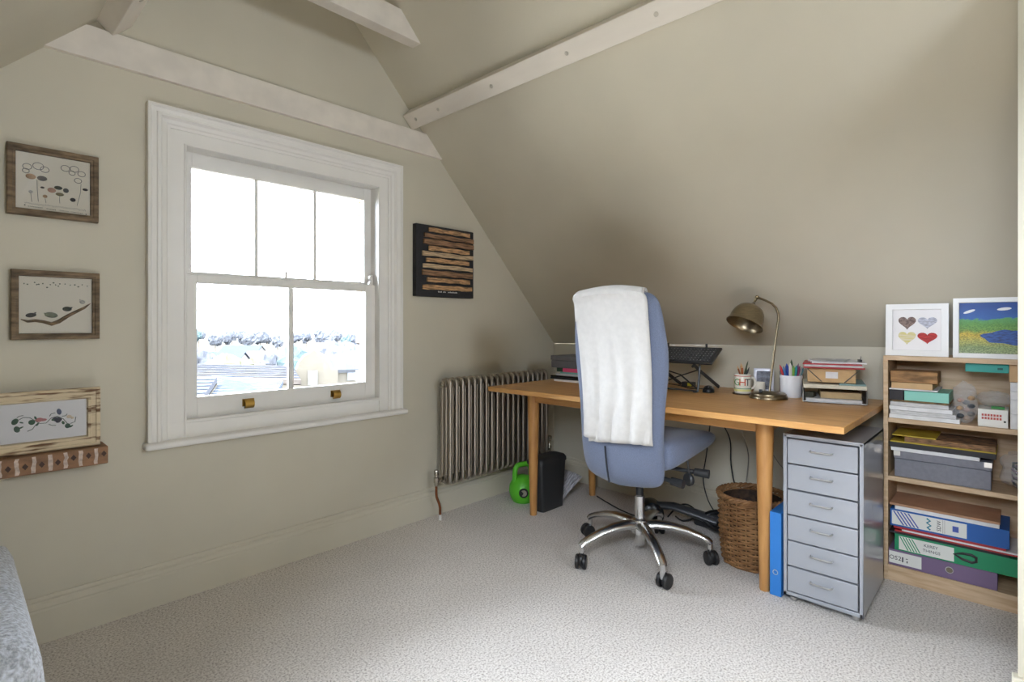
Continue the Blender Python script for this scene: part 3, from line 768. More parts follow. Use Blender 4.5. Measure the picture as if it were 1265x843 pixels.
part('outer_layer', towel(1.146, 1.526, .622, .95, .013, .4, (.032, .002)), M_towel, tw, solid=.007)
part('inner_layer', towel(1.15, 1.485, .606, 1.0, .0045, 2.0, (.02, -.005)), M_towel, tw, solid=.005)

# ------------------------------------------------------------------ under the desk
M_dkgrey = mat('dark_grey_plastic', (58, 60, 64), rough=.35)
vc = root('vacuum_cleaner', 'black stick vacuum lying on the carpet under the desk', 'vacuum cleaner', (2.84, 1.30, 0))
OFF[vc.name] = Vector((2.78, 1.30, 0))
part('motor_body', MB().lathe([(0, -.07), (.045, -.07), (.066, -.055), (.072, -.02), (.072, .03), (.058, .06), (.03, .07), (0, .07)], M=T(2.70, 1.52, .075) @ R('Z', 40) @ R('Y', 90), n=28), M_blackg, vc)
part('tube', MB().tube([(2.70, 1.50, .12), (2.74, 1.40, .125), (2.78, 1.29, .10), (2.82, 1.19, .075)], [.024, .026, .03, .034], n=12, flat=(.8, 1.3)), M_dkgrey, vc)
lp = []
for k in range(24):
    a = 2 * math.pi * k / 24
    e = .115 * math.cos(a); f_ = .052 * math.sin(a)
    lp.append((2.84 + e * .50 + f_ * .3, 1.14 - e * .83 + f_ * .18, .072 - .012 * math.cos(a) + f_ * .85))
part('loop_handle', MB().tube(lp, .017, n=10, closed=True), M_blackg, vc)
part('clamp', MB().tube([(2.805, 1.235, .085), (2.825, 1.185, .075)], .038, n=14, flat=(1, .9)), M_blackp, vc)
part('floor_head', MB().box(2.62, 2.74, 1.10, 1.36, .002, .05, T(.24, -.02, 0)), M_blackp, vc, bevel=.014)
M_cable = mat('black_cable', (28, 28, 30), rough=.5); M_gcable = mat('grey_cable', (150, 146, 138), rough=.6)
def cable(pts, r, m, label, sub=6):
    P_ = [Vector(p) for p in pts]; out = []
    for i in range(len(P_) - 1):
        p0 = P_[max(i - 1, 0)]; p1 = P_[i]; p2 = P_[i + 1]; p3 = P_[min(i + 2, len(P_) - 1)]
        for j in range(sub):
            t = j / sub
            out.append(.5 * ((2 * p1) + (p2 - p0) * t + (2 * p0 - 5 * p1 + 4 * p2 - p3) * t * t + (3 * p1 - p0 - 3 * p2 + p3) * t ** 3))
    out.append(P_[-1])
    return top('power_cable', MB().tube(out, r, n=6), m, label, 'cable')
cable([(3.09, 1.30, .745), (3.08, 1.31, .55), (3.08, 1.33, .38), (3.06, 1.34, .22), (3.03, 1.27, .08), (2.99, 1.12, .030), (2.98, 1.08, .025)], .0035, M_cable, 'black cable hanging from the desk, nearer the chair, to the floor plug')
cable([(3.10, 1.28, .745), (3.09, 1.25, .60), (3.10, 1.20, .48), (3.09, 1.19, .34), (3.07, 1.15, .20), (3.03, 1.06, .09), (3.00, 1.01, .035)], .0035, M_cable, 'black cable looping outward from the desk down beside the basket')
cable([(3.12, 1.19, .745), (3.13, 1.15, .55), (3.135, 1.11, .40), (3.12, 1.12, .2), (3.10, 1.1, .06), (3.08, 1.09, .006)], .0025, M_gcable, 'thin pale cable hanging straight against the knee wall')
cable([(3.13, 1.19, .745), (3.14, 1.10, .58), (3.145, 1.0, .45), (3.14, .94, .37), (3.13, .86, .30), (3.13, .82, .1), (3.13, .82, .006)], .0025, M_gcable, 'thin pale cable slanting behind the wicker basket')
cable([(2.96, 2.02, .006), (2.90, 1.90, .006), (2.84, 1.76, .006), (2.82, 1.64, .006), (2.9, 1.58, .006), (2.99, 1.60, .006)], .0045, M_cable, 'black cable lying on the carpet by the rear desk leg')
cable([(2.93, 1.50, .006), (2.94, 1.44, .08), (2.95, 1.38, .10), (2.96, 1.33, .05), (2.93, 1.40, .008), (2.97, 1.47, .006)], .0045, M_cable, 'black cable coiled upright behind the vacuum')
pg = MB().box(2.978, 3.026, 1.0, 1.05, 0, .035); pg.cyl((3.0, 1.025, .035), (3.0, 1.025, .048), .012)
top('plug', pg, M_blackg, 'black plug on the carpet at the foot of the cables', 'plug', bevel=.006)

# wicker waste basket
M_wick = mat('brown_wicker', (156, 116, 76), rough=.6, var=.3, scale=14, col2=(118, 82, 50))
BKX, BKY = 2.665, .925
wk = root('wicker_basket', 'round brown wicker waste basket between desk leg and cables', 'basket', (BKX, BKY, 0))
def br(z): return .128 + .018 * (z / .33) + .006 * math.sin(z / .33 * math.pi)
wv = MB(); rows = 26; NS = 22
for i in range(rows):
    z = .012 + i * .0119
    pts = []
    for k in range(NS * 4):
        a = 2 * math.pi * k / (NS * 4); ph = a * NS / 2 + (math.pi if i % 2 else 0)
        r_ = br(z) + .0075 * math.sin(ph); pts.append((BKX + r_ * math.cos(a), BKY + r_ * math.sin(a), z + .001 * math.sin(a * 7 + i)))
    wv.tube(pts, .0056, n=5, closed=True)
part('weave', wv, M_wick, wk, kind='stuff')
sk = MB()
for k in range(NS):
    a = 2 * math.pi * (k + .5) / NS
    sk.tube([(BKX + br(z) * math.cos(a), BKY + br(z) * math.sin(a), z) for z in (.004, .1, .2, .32)], .004, n=5)
part('stakes', sk, M_wick, wk, kind='stuff')
rim = MB()
for ph in (0, 2.1, 4.2):
    rim.tube([(BKX + (.152 + .007 * math.cos(a * 14 + ph)) * math.cos(a), BKY + (.152 + .007 * math.cos(a * 14 + ph)) * math.sin(a), .326 + .007 * math.sin(a * 14 + ph)) for a in [2 * math.pi * k / 110 for k in range(110)]], .0072, n=6, closed=True)
part('braided_rim', rim, M_wick, wk)
part('base', MB().lathe([(0, .002), (.126, .002), (.126, .012), (0, .012)], c=(BKX, BKY, 0), n=30), M_wick, wk)
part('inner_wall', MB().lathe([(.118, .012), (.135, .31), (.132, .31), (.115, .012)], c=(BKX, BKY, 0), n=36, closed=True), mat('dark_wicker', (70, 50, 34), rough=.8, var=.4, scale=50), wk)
for k, (dx, dy, s_) in enumerate(((-.03, .03, .05), (.05, -.02, .045), (0, -.05, .04), (.045, .055, .04))):
    top('crumpled_paper', MB().ball((BKX + dx, BKY + dy, .012 + s_), s_, s_ * .9, s_, n=9, m=6), mat('dark_rubbish', (84, 78, 72), rough=.8, var=.3, scale=50),
        ['crumpled dark paper in the wicker basket, nearest the chair', 'crumpled dark paper in the wicker basket, at the rear', 'crumpled dark paper in the wicker basket, nearest the drawer unit', 'crumpled dark paper in the wicker basket, by the knee wall'][k], 'rubbish', group='rubbish in the wicker basket', smooth=False)

# blue box file standing between leg and drawers
M_bluef = mat('blue_card', (40, 118, 196), rough=.5)
bf = root('box_file', 'bright blue file standing on the carpet beside the drawer unit', 'file', (2.53, .738, 0))
part('cover', MB().box(2.400, 2.66, .716, .762, 0, .352), M_bluef, bf, bevel=.003)
part('spine_ring', MB().lathe([(.008, -.001), (.011, -.001), (.011, .001), (.008, .001)], M=T(2.399, .739, .10) @ R('Y', 90), n=16, closed=True), M_satin, bf)

# ------------------------------------------------------------------ steel drawer unit
M_grey = mat('grey_enamel', (154, 157, 164), rough=.3, coat=.5)
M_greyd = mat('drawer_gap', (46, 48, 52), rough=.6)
hd = root('drawer_unit', 'grey metal six-drawer unit on castors under the desk end', 'drawers', (2.61, .564, 0))
hx, hy0, hy1 = 2.392, .424, .704
cb = MB().box(hx, hx + .43, hy0, hy0 + .012, .025, .69); cb.box(hx, hx + .43, hy1 - .012, hy1, .025, .69); cb.box(hx, hx + .43, hy0, hy1, .678, .69); cb.box(hx, hx + .43, hy0, hy1, .025, .040); cb.box(hx + .415, hx + .43, hy0, hy1, .025, .69)
part('cabinet', cb, M_grey, hd, bevel=.002)
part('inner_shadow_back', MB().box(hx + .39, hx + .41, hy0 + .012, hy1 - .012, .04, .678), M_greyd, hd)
dzs = [.676 - .1055 * k for k in range(7)]
for k in range(6):
    z1, z0 = dzs[k] - .003, dzs[k + 1] + .003
    ang = [1.5, .3, 1.2, .6, .2, 1.6][k]
    dr = part('drawer', MB().box(hx - .004, hx + .36, hy0 + .016, hy1 - .016, z0, z1), M_grey, hd, bevel=.002)
    dr.location.x += [.0, .002, 0, .001, .002, 0][k]
    yc_, zc_ = (hy0 + hy1) / 2, z0 + .062
    hh = MB().tube([(hx - .004, yc_ - .038, zc_), (hx - .018, yc_ - .037, zc_), (hx - .022, yc_ - .033, zc_), (hx - .022, yc_ + .033, zc_), (hx - .018, yc_ + .037, zc_), (hx - .004, yc_ + .038, zc_)], .0035, n=8)
    part('handle', hh, M_satin, dr, label='slim silver bow handle')
for x in (hx + .03, hx + .40):
    for y in (hy0 + .03, hy1 - .03):
        part('castor', MB().lathe([(0, 0), (.012, 0), (.014, .004), (.014, .018), (.008, .022), (.008, .026), (0, .026)], c=(x, y, 0), n=14), M_satin, hd)

# ------------------------------------------------------------------ on the desk: pile at the far end
M_paper = mat('white_paper', (232, 231, 232), rough=.85, var=.05, scale=30)
M_pgedge = mat('paper_edges', (222, 220, 220), rough=.9, var=.18, scale=160, stretch=(.2, .2, 6))
def slab_thing(name, x0, x1, y0, y1, z0, z1, m, label, cat, rz=0, bevel=.0015, group=None):
    c_ = Vector(((x0 + x1) / 2, (y0 + y1) / 2, 0)); M = Matrix.Translation(c_) @ R('Z', rz) @ Matrix.Translation(-c_)
    return top(name, MB().box(x0, x1, y0, y1, z0, z1, M), m, label, cat, bevel=bevel, group=group)
slab_thing('notepad', 2.735, 2.95, 1.93, 2.205, DZ, DZ + .013, M_paper, 'white pad at the bottom of the pile at the desk end', 'notepad')
lt = root('laptop', 'closed black laptop in the pile at the desk end', 'laptop', (2.85, 2.06, DZ + .013))
part('base', MB().box(2.73, 2.965, 1.90, 2.232, DZ + .014, DZ + .027), M_blackp, lt, bevel=.004)
part('screen_lid', MB().box(2.73, 2.965, 1.90, 2.232, DZ + .028, DZ + .037), M_blackg, lt, bevel=.004)
slab_thing('paper_stack', 2.745, 2.95, 1.93, 2.196, DZ + .038, DZ + .050, M_pgedge, 'white papers lying on the closed laptop', 'papers')
slab_thing('notebook', 2.75, 2.95, 1.95, 2.165, DZ + .0505, DZ + .061, mat('teal_cover', (120, 178, 168), rough=.6), 'pale teal notebook in the pile under the pink book', 'notebook')
slab_thing('book', 2.75, 2.95, 1.95, 2.145, DZ + .0615, DZ + .086, mat('pink_cover', (222, 84, 128), rough=.5), 'bright pink book under the grey box at the desk end', 'book')
slab_thing('notebook', 2.752, 2.95, 2.148, 2.195, DZ + .0615, DZ + .086, mat('dark_green_cover', (34, 62, 48), rough=.6), 'dark green notebook beside the pink book', 'notebook')
gb = root('storage_box', 'flat grey box topping the pile at the desk end', 'box', (2.86, 2.08, DZ + .0865))
M_gbox = mat('grey_board', (104, 104, 108), rough=.7, var=.06, scale=30)
part('box_base', MB().box(2.745, 2.98, 1.925, 2.235, DZ + .087, DZ + .135), M_gbox, gb, bevel=.003)
part('lid', MB().box(2.742, 2.983, 1.922, 2.239, DZ + .136, DZ + .166), M_gbox, gb, bevel=.003)
pn = MB().lathe([(0, 0), (.009, 0), (.009, .03), (.0085, .045), (0, .045)], c=(2.985, 2.262, DZ), n=12)
top('ink_bottle', pn, M_blackg, 'small black ink bottle at the desk corner by the radiator', 'bottle')

# keyboard on a folding stand
K0, K1 = Vector((2.765, 0, .928)), Vector((2.908, 0, 1.006)); ky0, ky1 = 1.165, 1.605
kd = (K1 - K0).normalized(); kn_ = Vector((-kd.z, 0, kd.x))
KM = Matrix(((kd.x, 0, kn_.x, K0.x), (0, 1, 0, 0), (kd.z, 0, kn_.z, K0.z), (0, 0, 0, 1)))     # x up the tilt, y along, z normal
kl = (K1 - K0).length
st = root('laptop_stand', 'black folding cross-leg stand under the keyboard', 'stand', (2.86, 1.38, DZ))
for i, (y, o_) in enumerate(((1.268, -.012), (1.50, .012))):
    part('support_arm', MB().tube([KM @ Vector((-.012, y, -.006)), KM @ Vector((kl * .5, y, -.008)), KM @ Vector((kl + .03, y, -.006)), KM @ Vector((kl + .04, y, .012))], .0065, n=8), M_blackp, st)
    part('rear_strut', MB().tube([KM @ Vector((.012, y, -.012)), (2.86, y, .885), (3.055, y - .02, DZ + .0115)], .0085, n=8, flat=(1.3, .7)), M_blackp, st)
    part('front_strut', MB().tube([KM @ Vector((.06, y + o_, -.012)), (2.815, y + o_, .86), (2.795, y + o_, DZ + .006)], .0065, n=8), M_blackp, st)
    part('foot', MB().box(2.785, 2.815, y - .012, y + .012, DZ, DZ + .008), M_blackp, st, bevel=.003)
part('cross_link', MB().tube([(2.82, 1.268, .895), (2.84, 1.38, .855), (2.80, 1.50, .80)], .006, n=8, flat=(.6, 1.4)), M_blackp, st)
part('cross_link', MB().tube([(2.82, 1.50, .895), (2.845, 1.38, .862), (2.80, 1.268, .80)], .006, n=8, flat=(.6, 1.4)), M_blackp, st)
part('base_rail', MB().tube([(2.80, 1.27, DZ + .008), (2.80, 1.50, DZ + .008)], .005, n=8), M_dkgrey, st)
kbd = root('keyboard', 'black full-size keyboard tilted on the folding stand', 'keyboard', (2.84, 1.38, .93))
part('case', MB().box(0, kl, ky0, ky1, .001, .014, KM), M_blackp, kbd, bevel=.003)
ks = MB(); kw = .0188
for r_ in range(6):
    xk = .012 + r_ * .0222 + (.004 if r_ == 5 else 0)
    y = ky1 - .012
    for c_ in range(22):
        if c_ in (15,): y -= .008
        if c_ in (18,): y -= .008
        if y - kw < ky0 + .006: break
        ks.box(xk, xk + .0175, y - kw + .0035, y, .0142, .0185, KM); y -= kw
part('keys', ks, mat('key_black', (70, 71, 74), rough=.5), kbd, kind='stuff')
pr_ = MB()
for r_ in range(6):
    for c_ in range(21):
        yy = ky1 - .02 - c_ * .0196; pr_.box(.02 + r_ * .0222, .0235 + r_ * .0222, yy - .003, yy, .0185, .0187, KM)
part('key_legends', pr_, mat('white_print', (200, 200, 200), rough=.8), kbd, kind='stuff')
ms = root('mouse', 'black computer mouse on the desk below the keyboard', 'mouse', (2.865, 1.225, DZ), rz=math.radians(20))
def mz(t): return .033 * math.sin(min(1, max(0, t)) * math.pi) ** .5
lps = []
for k in range(11):
    t = k / 10; x = -.052 + .104 * t; hgt = .006 + .030 * math.sin(math.pi * (.12 + .8 * t)) ** .8; w_ = .031 * (1 - (2 * t - 1) ** 6 * .5) * (.6 if k in (0, 10) else 1)
    lps.append([(x, w_ * math.cos(a), .001 + hgt * max(0, math.sin(a)) ** .7) for a in [math.pi * j / 10 for j in range(11)]])
part('shell', MB().rings(lps), M_blackg, ms, angle=60)
part('scroll_wheel', MB().lathe([(0, -.003), (.009, -.003), (.009, .003), (0, .003)], M=T(-.028, 0, .028) @ R('X', 90), n=14), M_dkgrey, ms)
hb = root('card_reader', 'small dark hub with a yellow label below the keyboard stand', 'hub', (3.04, 1.42, DZ))
part('case', MB().box(3.01, 3.06, 1.385, 1.455, DZ, DZ + .028), M_blackp, hb, bevel=.004)
part('label_sticker', MB().box(3.0085, 3.0105, 1.39, 1.415, DZ + .006, DZ + .024), mat('yellow_sticker', (206, 196, 60), rough=.6), hb)
cable([(2.98, 1.26, DZ + .003), (2.96, 1.31, DZ + .003), (2.93, 1.36, DZ + .003), (2.98, 1.42, DZ + .003), (3.04, 1.50, DZ + .003), (3.06, 1.56, DZ + .003)], .0028, M_cable, 'black mouse lead curling over the desk under the keyboard')

# mug of pencils
M_cer = mat('cream_ceramic', (238, 234, 222), rough=.25, coat=.3)
MX, MY = 2.905, 1.058
mg = root('mug', 'cream lettered mug full of pencils on a dark coaster', 'mug', (MX, MY, DZ + .006))
top('coaster', MB().lathe([(0, 0), (.050, 0), (.051, .003), (.050, .0055), (0, .0055)], c=(MX, MY, DZ), n=28), mat('dark_cork', (80, 64, 50), rough=.8), 'dark round coaster under the pencil mug', 'coaster')
zb = DZ + .006
part('cup', MB().lathe([(0, 0), (.038, 0), (.041, .004), (.042, .1), (.0405, .102), (.039, .1), (.038, .008), (0, .007)], c=(MX, MY, zb), n=36), M_cer, mg)
rd = Vector((.6865, -.7271, 0)); fd = Vector((-.94, -.34, 0))
part('handle', MB().tube([Vector((MX, MY, zb)) + rd * r_ + Vector((0, 0, z)) for r_, z in ((.040, .022), (.056, .026), (.066, .042), (.067, .062), (.058, .078), (.041, .083))], .0055, n=8, flat=(1.2, .8)), M_cer, mg)
for i, (chx, cc) in enumerate((('G', (96, 150, 96)), ('H', (206, 84, 44)), ('T', (60, 60, 60)), ('I', (200, 160, 60)))):
    off = (-.72, -.02, .62, -1.35)[i]
    a = math.atan2(fd.y, fd.x) - .0 + off
    Mx = T(MX + .0423 * math.cos(a), MY + .0423 * math.sin(a), zb + .058) @ R('Z', math.degrees(a) + 90) @ R('X', 90)
    part('letter', text_mb(chx, .052, Mx), mat('mug_letter_' + chx, cc, rough=.4), mg)
for z0, z1, cc, nm in ((.012, .022, (226, 222, 150), 'mug_band_yellow'), (.024, .028, (120, 160, 120), 'mug_band_green'), (.090, .094, (190, 90, 80), 'mug_band_red')):
    part('printed_band', MB().lathe([(.0424, z0), (.0424, z1), (.0418, z1), (.0418, z0)], c=(MX, MY, zb), n=36, closed=True), mat(nm, cc, rough=.5), mg)
def pencil(name, base, tip, r, m, mt, label, cat):
    b_ = Vector(base); t_ = Vector(tip); d_ = (t_ - b_).normalized()
    o = root(name, label, cat, b_)
    part('barrel', MB().tube([b_, t_ - d_ * .018], r, n=8), m, o)
    part('tip', MB().tube([t_ - d_ * .018, t_], [r, r * .15], n=8), mt, o)
    return o
M_pw = mat('pencil_wood', (214, 176, 128), rough=.7)
cols = dict(brown=(150, 86, 48), rust=(176, 96, 52), tan=(190, 140, 84), black=(36, 36, 38), dgreen=(52, 70, 44), red=(198, 52, 58), blue=(38, 64, 150), sky=(58, 110, 170), white=(224, 220, 214), lime=(120, 170, 66), teal=(20, 140, 150), purple=(112, 58, 108), plum=(130, 44, 84), grey=(150, 156, 160), aqua=(90, 150, 166))
MP = {k: mat('pen_' + k, v, rough=.4) for k, v in cols.items()}
for k, (r_, f_, hgt, cn, w_) in enumerate(((-.018, .0, .146, 'brown', .0045), (-.006, -.012, .160, 'tan', .0055), (-.002, .012, .152, 'rust', .0055), (.014, .004, .142, 'black', .005), (.022, -.010, .136, 'black', .005), (.018, .018, .172, 'dgreen', .004))):
    b_ = Vector((MX, MY, zb + .010)) - rd * r_ * .8 - fd * f_ * .5; t_ = Vector((MX, MY, zb + hgt)) + rd * r_ * 1.6 + fd * f_
    pencil('pencil', b_, t_, w_, MP[cn], M_pw if cn in ('brown', 'tan', 'rust') else MP[cn],
           ['short brown pencil leaning left in the lettered mug', 'tallest tan pencil in the lettered mug', 'rust coloured pencil in the lettered mug', 'black pen in the middle of the lettered mug', 'short black pen leaning right in the lettered mug', 'thin dark green pen standing tallest in the lettered mug'][k], 'pencil')

# desk lamp
M_bronze = mat('brushed_bronze', (150, 136, 112), rough=.32, metal=1, var=.1, scale=40, stretch=(1, 1, 8))
LX, LY = 2.832, .905
lamp = root('desk_lamp', 'brushed bronze desk lamp with domed shade and round base', 'lamp', (LX, LY, DZ))
part('base', MB().lathe([(0, 0), (.088, 0), (.089, .004), (.086, .012), (.084, .014), (.082, .024), (.074, .029), (.030, .033), (.020, .036), (0, .036)], c=(LX, LY, DZ), n=44), M_bronze, lamp)
part('switch', MB().cyl((LX - .045, LY + .022, DZ + .028), (LX - .045, LY + .022, DZ + .046), .0075), M_blackp, lamp)
B0 = Vector((LX, LY, 0)); mpx = 2.68 / 660
def LP(px, z, toward=0.0): return B0 + rd * ((px - 949) * mpx) + Vector((0, 0, z)) + Vector((-.952, -.305, 0)) * toward
part('stem', MB().tube([LP(950.5, DZ + .03), LP(953, .90), LP(955.5, .99), LP(959, 1.10), LP(961, 1.165), LP(961, 1.20), LP(958.5, 1.228), LP(953, 1.250), LP(945, 1.266), LP(937, 1.278)], .0058, n=12), M_bronze, lamp)
part('knuckle', MB().ball(LP(935, 1.281), .0105, .0105, .0105).tube([LP(935, 1.281), LP(931.5, 1.256)], .006, n=10).ball(LP(930, 1.244), .012, .012, .010), M_bronze, lamp)
axis = (rd * -.36 + Vector((0, 0, -.86)) + Vector((-.952, -.305, 0)) * .2).normalized()
Ms = Matrix.Translation(LP(929, 1.236)) @ Vector((0, 0, 1)).rotation_difference(axis).to_matrix().to_4x4()
part('shade', MB().lathe([(.014, -.004), (.036, .000), (.058, .014), (.072, .036), (.079, .062), (.081, .088), (.084, .098), (.090, .106), (.088, .108), (.081, .100), (.078, .088), (.075, .062), (.068, .038), (.054, .018), (.034, .006), (.014, .003)], M=Ms, n=44, closed=True), M_bronze, lamp, angle=60)
part('bulb', MB().lathe([(0, .008), (.011, .01), (.012, .03), (.020, .045), (.022, .056), (.015, .066), (0, .070)], M=Ms, n=20), mat('frosted_bulb', (235, 232, 224), rough=.3), lamp)

# white pot of pens
PX_, PY_ = 2.966, .838
pot = root('pen_pot', 'white plastic pot holding coloured pens beside the lamp', 'pot', (PX_, PY_, DZ))
part('tub', MB().lathe([(0, 0), (.047, 0), (.049, .003), (.0505, .096), (.053, .097), (.053, .110), (.0515, .111), (.0495, .11), (.047, .005), (0, .004)], c=(PX_, PY_, DZ), n=36), mat('white_plastic', (236, 236, 240), rough=.35), pot)
for k, (r_, f_, hgt, cn, w_, lab) in enumerate(((-.040, .0, .152, 'red', .006, 'red felt pen leaning furthest left in the white pot'), (-.028, .012, .146, 'sky', .006, 'mid-blue felt pen beside the red one in the white pot'), (-.016, .0, .158, 'blue', .0085, 'thick dark blue marker in the white pot'),
        (-.004, .018, .162, 'white', .008, 'white-capped marker in the white pot'), (.002, -.010, .178, 'dgreen', .0065, 'tall dark green pen standing highest in the white pot'), (.008, .022, .150, 'lime', .007, 'lime green felt pen at the front of the white pot'), (.018, .014, .150, 'teal', .0075, 'teal felt pen in the white pot'),
        (.026, .0, .158, 'purple', .0055, 'purple pencil in the white pot'), (.030, .018, .148, 'plum', .006, 'plum felt pen in the white pot'), (.038, .008, .140, 'grey', .006, 'silver-grey pen in the white pot'), (.044, -.006, .136, 'aqua', .006, 'aqua pen leaning furthest right in the white pot'))):
    b_ = Vector((PX_, PY_, DZ + .008)) + rd * (r_ * .25) + fd * (f_ * .4); t_ = Vector((PX_, PY_, DZ + hgt + .012)) + rd * (r_ * 1.45) + fd * f_
    pencil('pen', b_, t_, w_, MP[cn], MP[cn], lab, 'pen')
# little frame, jar and speaker behind the lamp
fr = root('photo_frame', 'small silver photo frame standing behind the lamp', 'photo frame', (3.06, 1.0, DZ))
FM = T(3.055, 1.0, DZ) @ R('Z', 18) @ R('Y', 6)
fl = []
for d_, hh in ((0, 0), (0, .012), (.004, .014), (.014, .014), (.016, .006)):
    fl.append([FM @ Vector((-hh, -.05 + d_, d_)), FM @ Vector((-hh, .05 - d_, d_)), FM @ Vector((-hh, .05 - d_, .13 - d_)), FM @ Vector((-hh, -.05 + d_, .13 - d_))])
part('frame', MB().rings(fl, cap=False), mat('pale_silver', (196, 196, 206), rough=.4, metal=.3), fr)
part('photograph', MB().box(-.006, -.001, -.045, .045, .005, .125, FM), mat('photo_print', (120, 124, 140), rough=.5, var=.5, scale=40, col2=(60, 62, 74)), fr)
jr = root('candle_jar', 'white candle jar in front of the small photo frame', 'jar', (2.985, 1.0, DZ))
part('jar', MB().lathe([(0, 0), (.027, 0), (.029, .003), (.029, .06), (.027, .062), (.025, .06), (.025, .05), (0, .05)], c=(2.985, 1.0, DZ), n=24), M_cer, jr)
part('wick', MB().cyl((2.985, 1.0, DZ + .05), (2.985, 1.0, DZ + .06), .0015), M_cable, jr)
sp = root('speaker', 'slim grey cylindrical speaker behind the lamp stem', 'speaker', (3.06, .90, DZ))
part('grille', MB().lathe([(0, .006), (.021, .006), (.021, .122), (.018, .126), (0, .126)], c=(3.06, .90, DZ), n=24), mat('grey_mesh', (140, 136, 142), rough=.6, bump=.4, bscale=500), sp)
part('foot', MB().lathe([(0, 0), (.020, 0), (.020, .006), (0, .006)], c=(3.06, .90, DZ), n=24), M_dkgrey, sp)

# letter tray and what is stacked on it (front edge turned slightly)
TR = math.radians(13.65)
TL = Vector((2.86, .492, 0)) + Vector((.972, .236, 0)) * .145 + Vector((-.236, .972, 0)) * .127     # centre of the tray
tM = T(TL.x, TL.y, 0) @ Matrix.Rotation(TR, 4, 'Z')
def tbox(name, x0, x1, y0, y1, z0, z1, m, label, cat, bevel=.0015, rz=0):
    return top(name, MB().box(x0, x1, y0, y1, z0, z1, tM @ R('Z', rz)), m, label, cat, bevel=bevel)
ty = root('letter_tray', 'silver wire letter tray at the desk end nearest the bookcase', 'letter tray', (TL.x, TL.y, DZ))
M_wire = mat('silver_wire', (176, 178, 182), rough=.3, metal=1)
part('mesh_floor', MB().box(-.143, .143, -.125, .125, DZ + .003, DZ + .006, tM), M_wire, ty)
rimp = [tM @ Vector(p) for p in ((-.145, -.127, DZ + .006), (-.145, .127, DZ + .006), (.145, .127, DZ + .006), (.145, -.127, DZ + .006))]
part('rim_wire', MB().tube(rimp, .0032, n=6, closed=True), M_wire, ty)
for s_ in (-1, 1):
    y = .127 * s_
    part('side_loop', MB().tube([tM @ Vector(p) for p in ((-.145, y, DZ + .005), (-.142, y, DZ + .045), (-.13, y, DZ + .062), (-.10, y, DZ + .066), (.10, y, DZ + .066), (.13, y, DZ + .062), (.142, y, DZ + .045), (.145, y, DZ + .005))], .0035, n=6), M_wire, ty)
    part('side_panel', MB().box(-.13, .13, y - .001, y + .001, DZ + .008, DZ + .058, tM), M_wire, ty)
tbox('paper_stack', -.135, .13, -.110, .115, DZ + .0065, DZ + .020, M_pgedge, 'white papers lying in the wire letter tray', 'papers')
tbox('envelope', -.10, .13, -.105, .06, DZ + .0205, DZ + .050, mat('manila', (190, 164, 122), rough=.8, var=.1, scale=20), 'manila envelope bundle in the wire letter tray', 'envelope', rz=3)
tbox('adhesive_tape_box', -.12, -.07, .06, .10, DZ + .0205, DZ + .045, mat('dark_olive_card', (60, 58, 44), rough=.7), 'small dark box among the papers in the wire tray', 'box', rz=-12)
z = DZ + .070
tbox('paper_stack', -.150, .135, -.122, .130, z, z + .018, mat('cream_papers', (226, 220, 200), rough=.85, var=.12, scale=150, stretch=(.2, .2, 6)), 'cream papers resting across the top of the wire tray', 'papers', rz=2)
tbox('booklet', -.148, .13, -.124, -.02, z + .0185, z + .026, mat('teal_grey_cover', (120, 150, 150), rough=.6), 'grey-teal booklet edge beside the kraft box', 'booklet')
kz = z + .027
kb_ = root('kraft_box', 'kraft card box with crossed elastic between the papers', 'box', (TL.x, TL.y, kz))
kM = tM @ R('Z', -2)
M_kraft = mat('kraft_card', (204, 168, 122), rough=.8, var=.08, scale=18)
part('card_body', MB().box(-.125, .10, -.090, .105, kz, kz + .066, kM), M_kraft, kb_, bevel=.002)
M_el = mat('grey_elastic', (92, 88, 80), rough=.7)
for s_ in (-1, 1):
    part('elastic_band', MB().tube([kM @ Vector((-.1265, s_ * .105, kz + .062)), kM @ Vector((-.1265, s_ * .045, kz + .002))], .0022, n=6), M_el, kb_)
part('paper_label', MB().box(-.1262, -.1250, -.02, .03, kz + .02, kz + .05, kM), M_paper, kb_)
rz_ = kz + .067
M_redf = mat('red_folder', (172, 46, 52), rough=.5)
tbox('folder', -.150, .12, -.118, .128, rz_, rz_ + .006, M_redf, 'lower red folder on the kraft box', 'folder', rz=1)
tbox('paper_stack', -.145, .12, -.115, .122, rz_ + .0065, rz_ + .016, M_pgedge, 'grey-white papers between the two red folders', 'papers', rz=0)
tbox('folder', -.147, .12, -.112, .126, rz_ + .0165, rz_ + .022, M_redf, 'upper red folder on the stacked tray', 'folder', rz=-1)
tbox('paper_stack', -.13, .12, -.120, .10, rz_ + .0225, rz_ + .029, M_paper, 'loose white papers lying on the upper red folder', 'papers', rz=4)
tbox('magazine', -.12, .10, -.06, .09, rz_ + .0295, rz_ + .034, mat('magazine_cover', (206, 206, 210), rough=.4, var=.3, scale=14), 'open white magazine on top of the tray stack', 'magazine', rz=-9)
bd = MB().box(-.02, .02, -.006, .006, 0, .012, T(*(tM @ Vector((-.06, -.105, rz_ + .0295)))) @ R('Z', 20))
top('bulldog_clip', bd.tube([tM @ Vector((-.075, -.105, rz_ + .040)), tM @ Vector((-.09, -.108, rz_ + .052)), tM @ Vector((-.06, -.110, rz_ + .056))], .0015, n=5), M_blackp, 'black bulldog clip on the papers at the corner of the tray stack', 'clip')

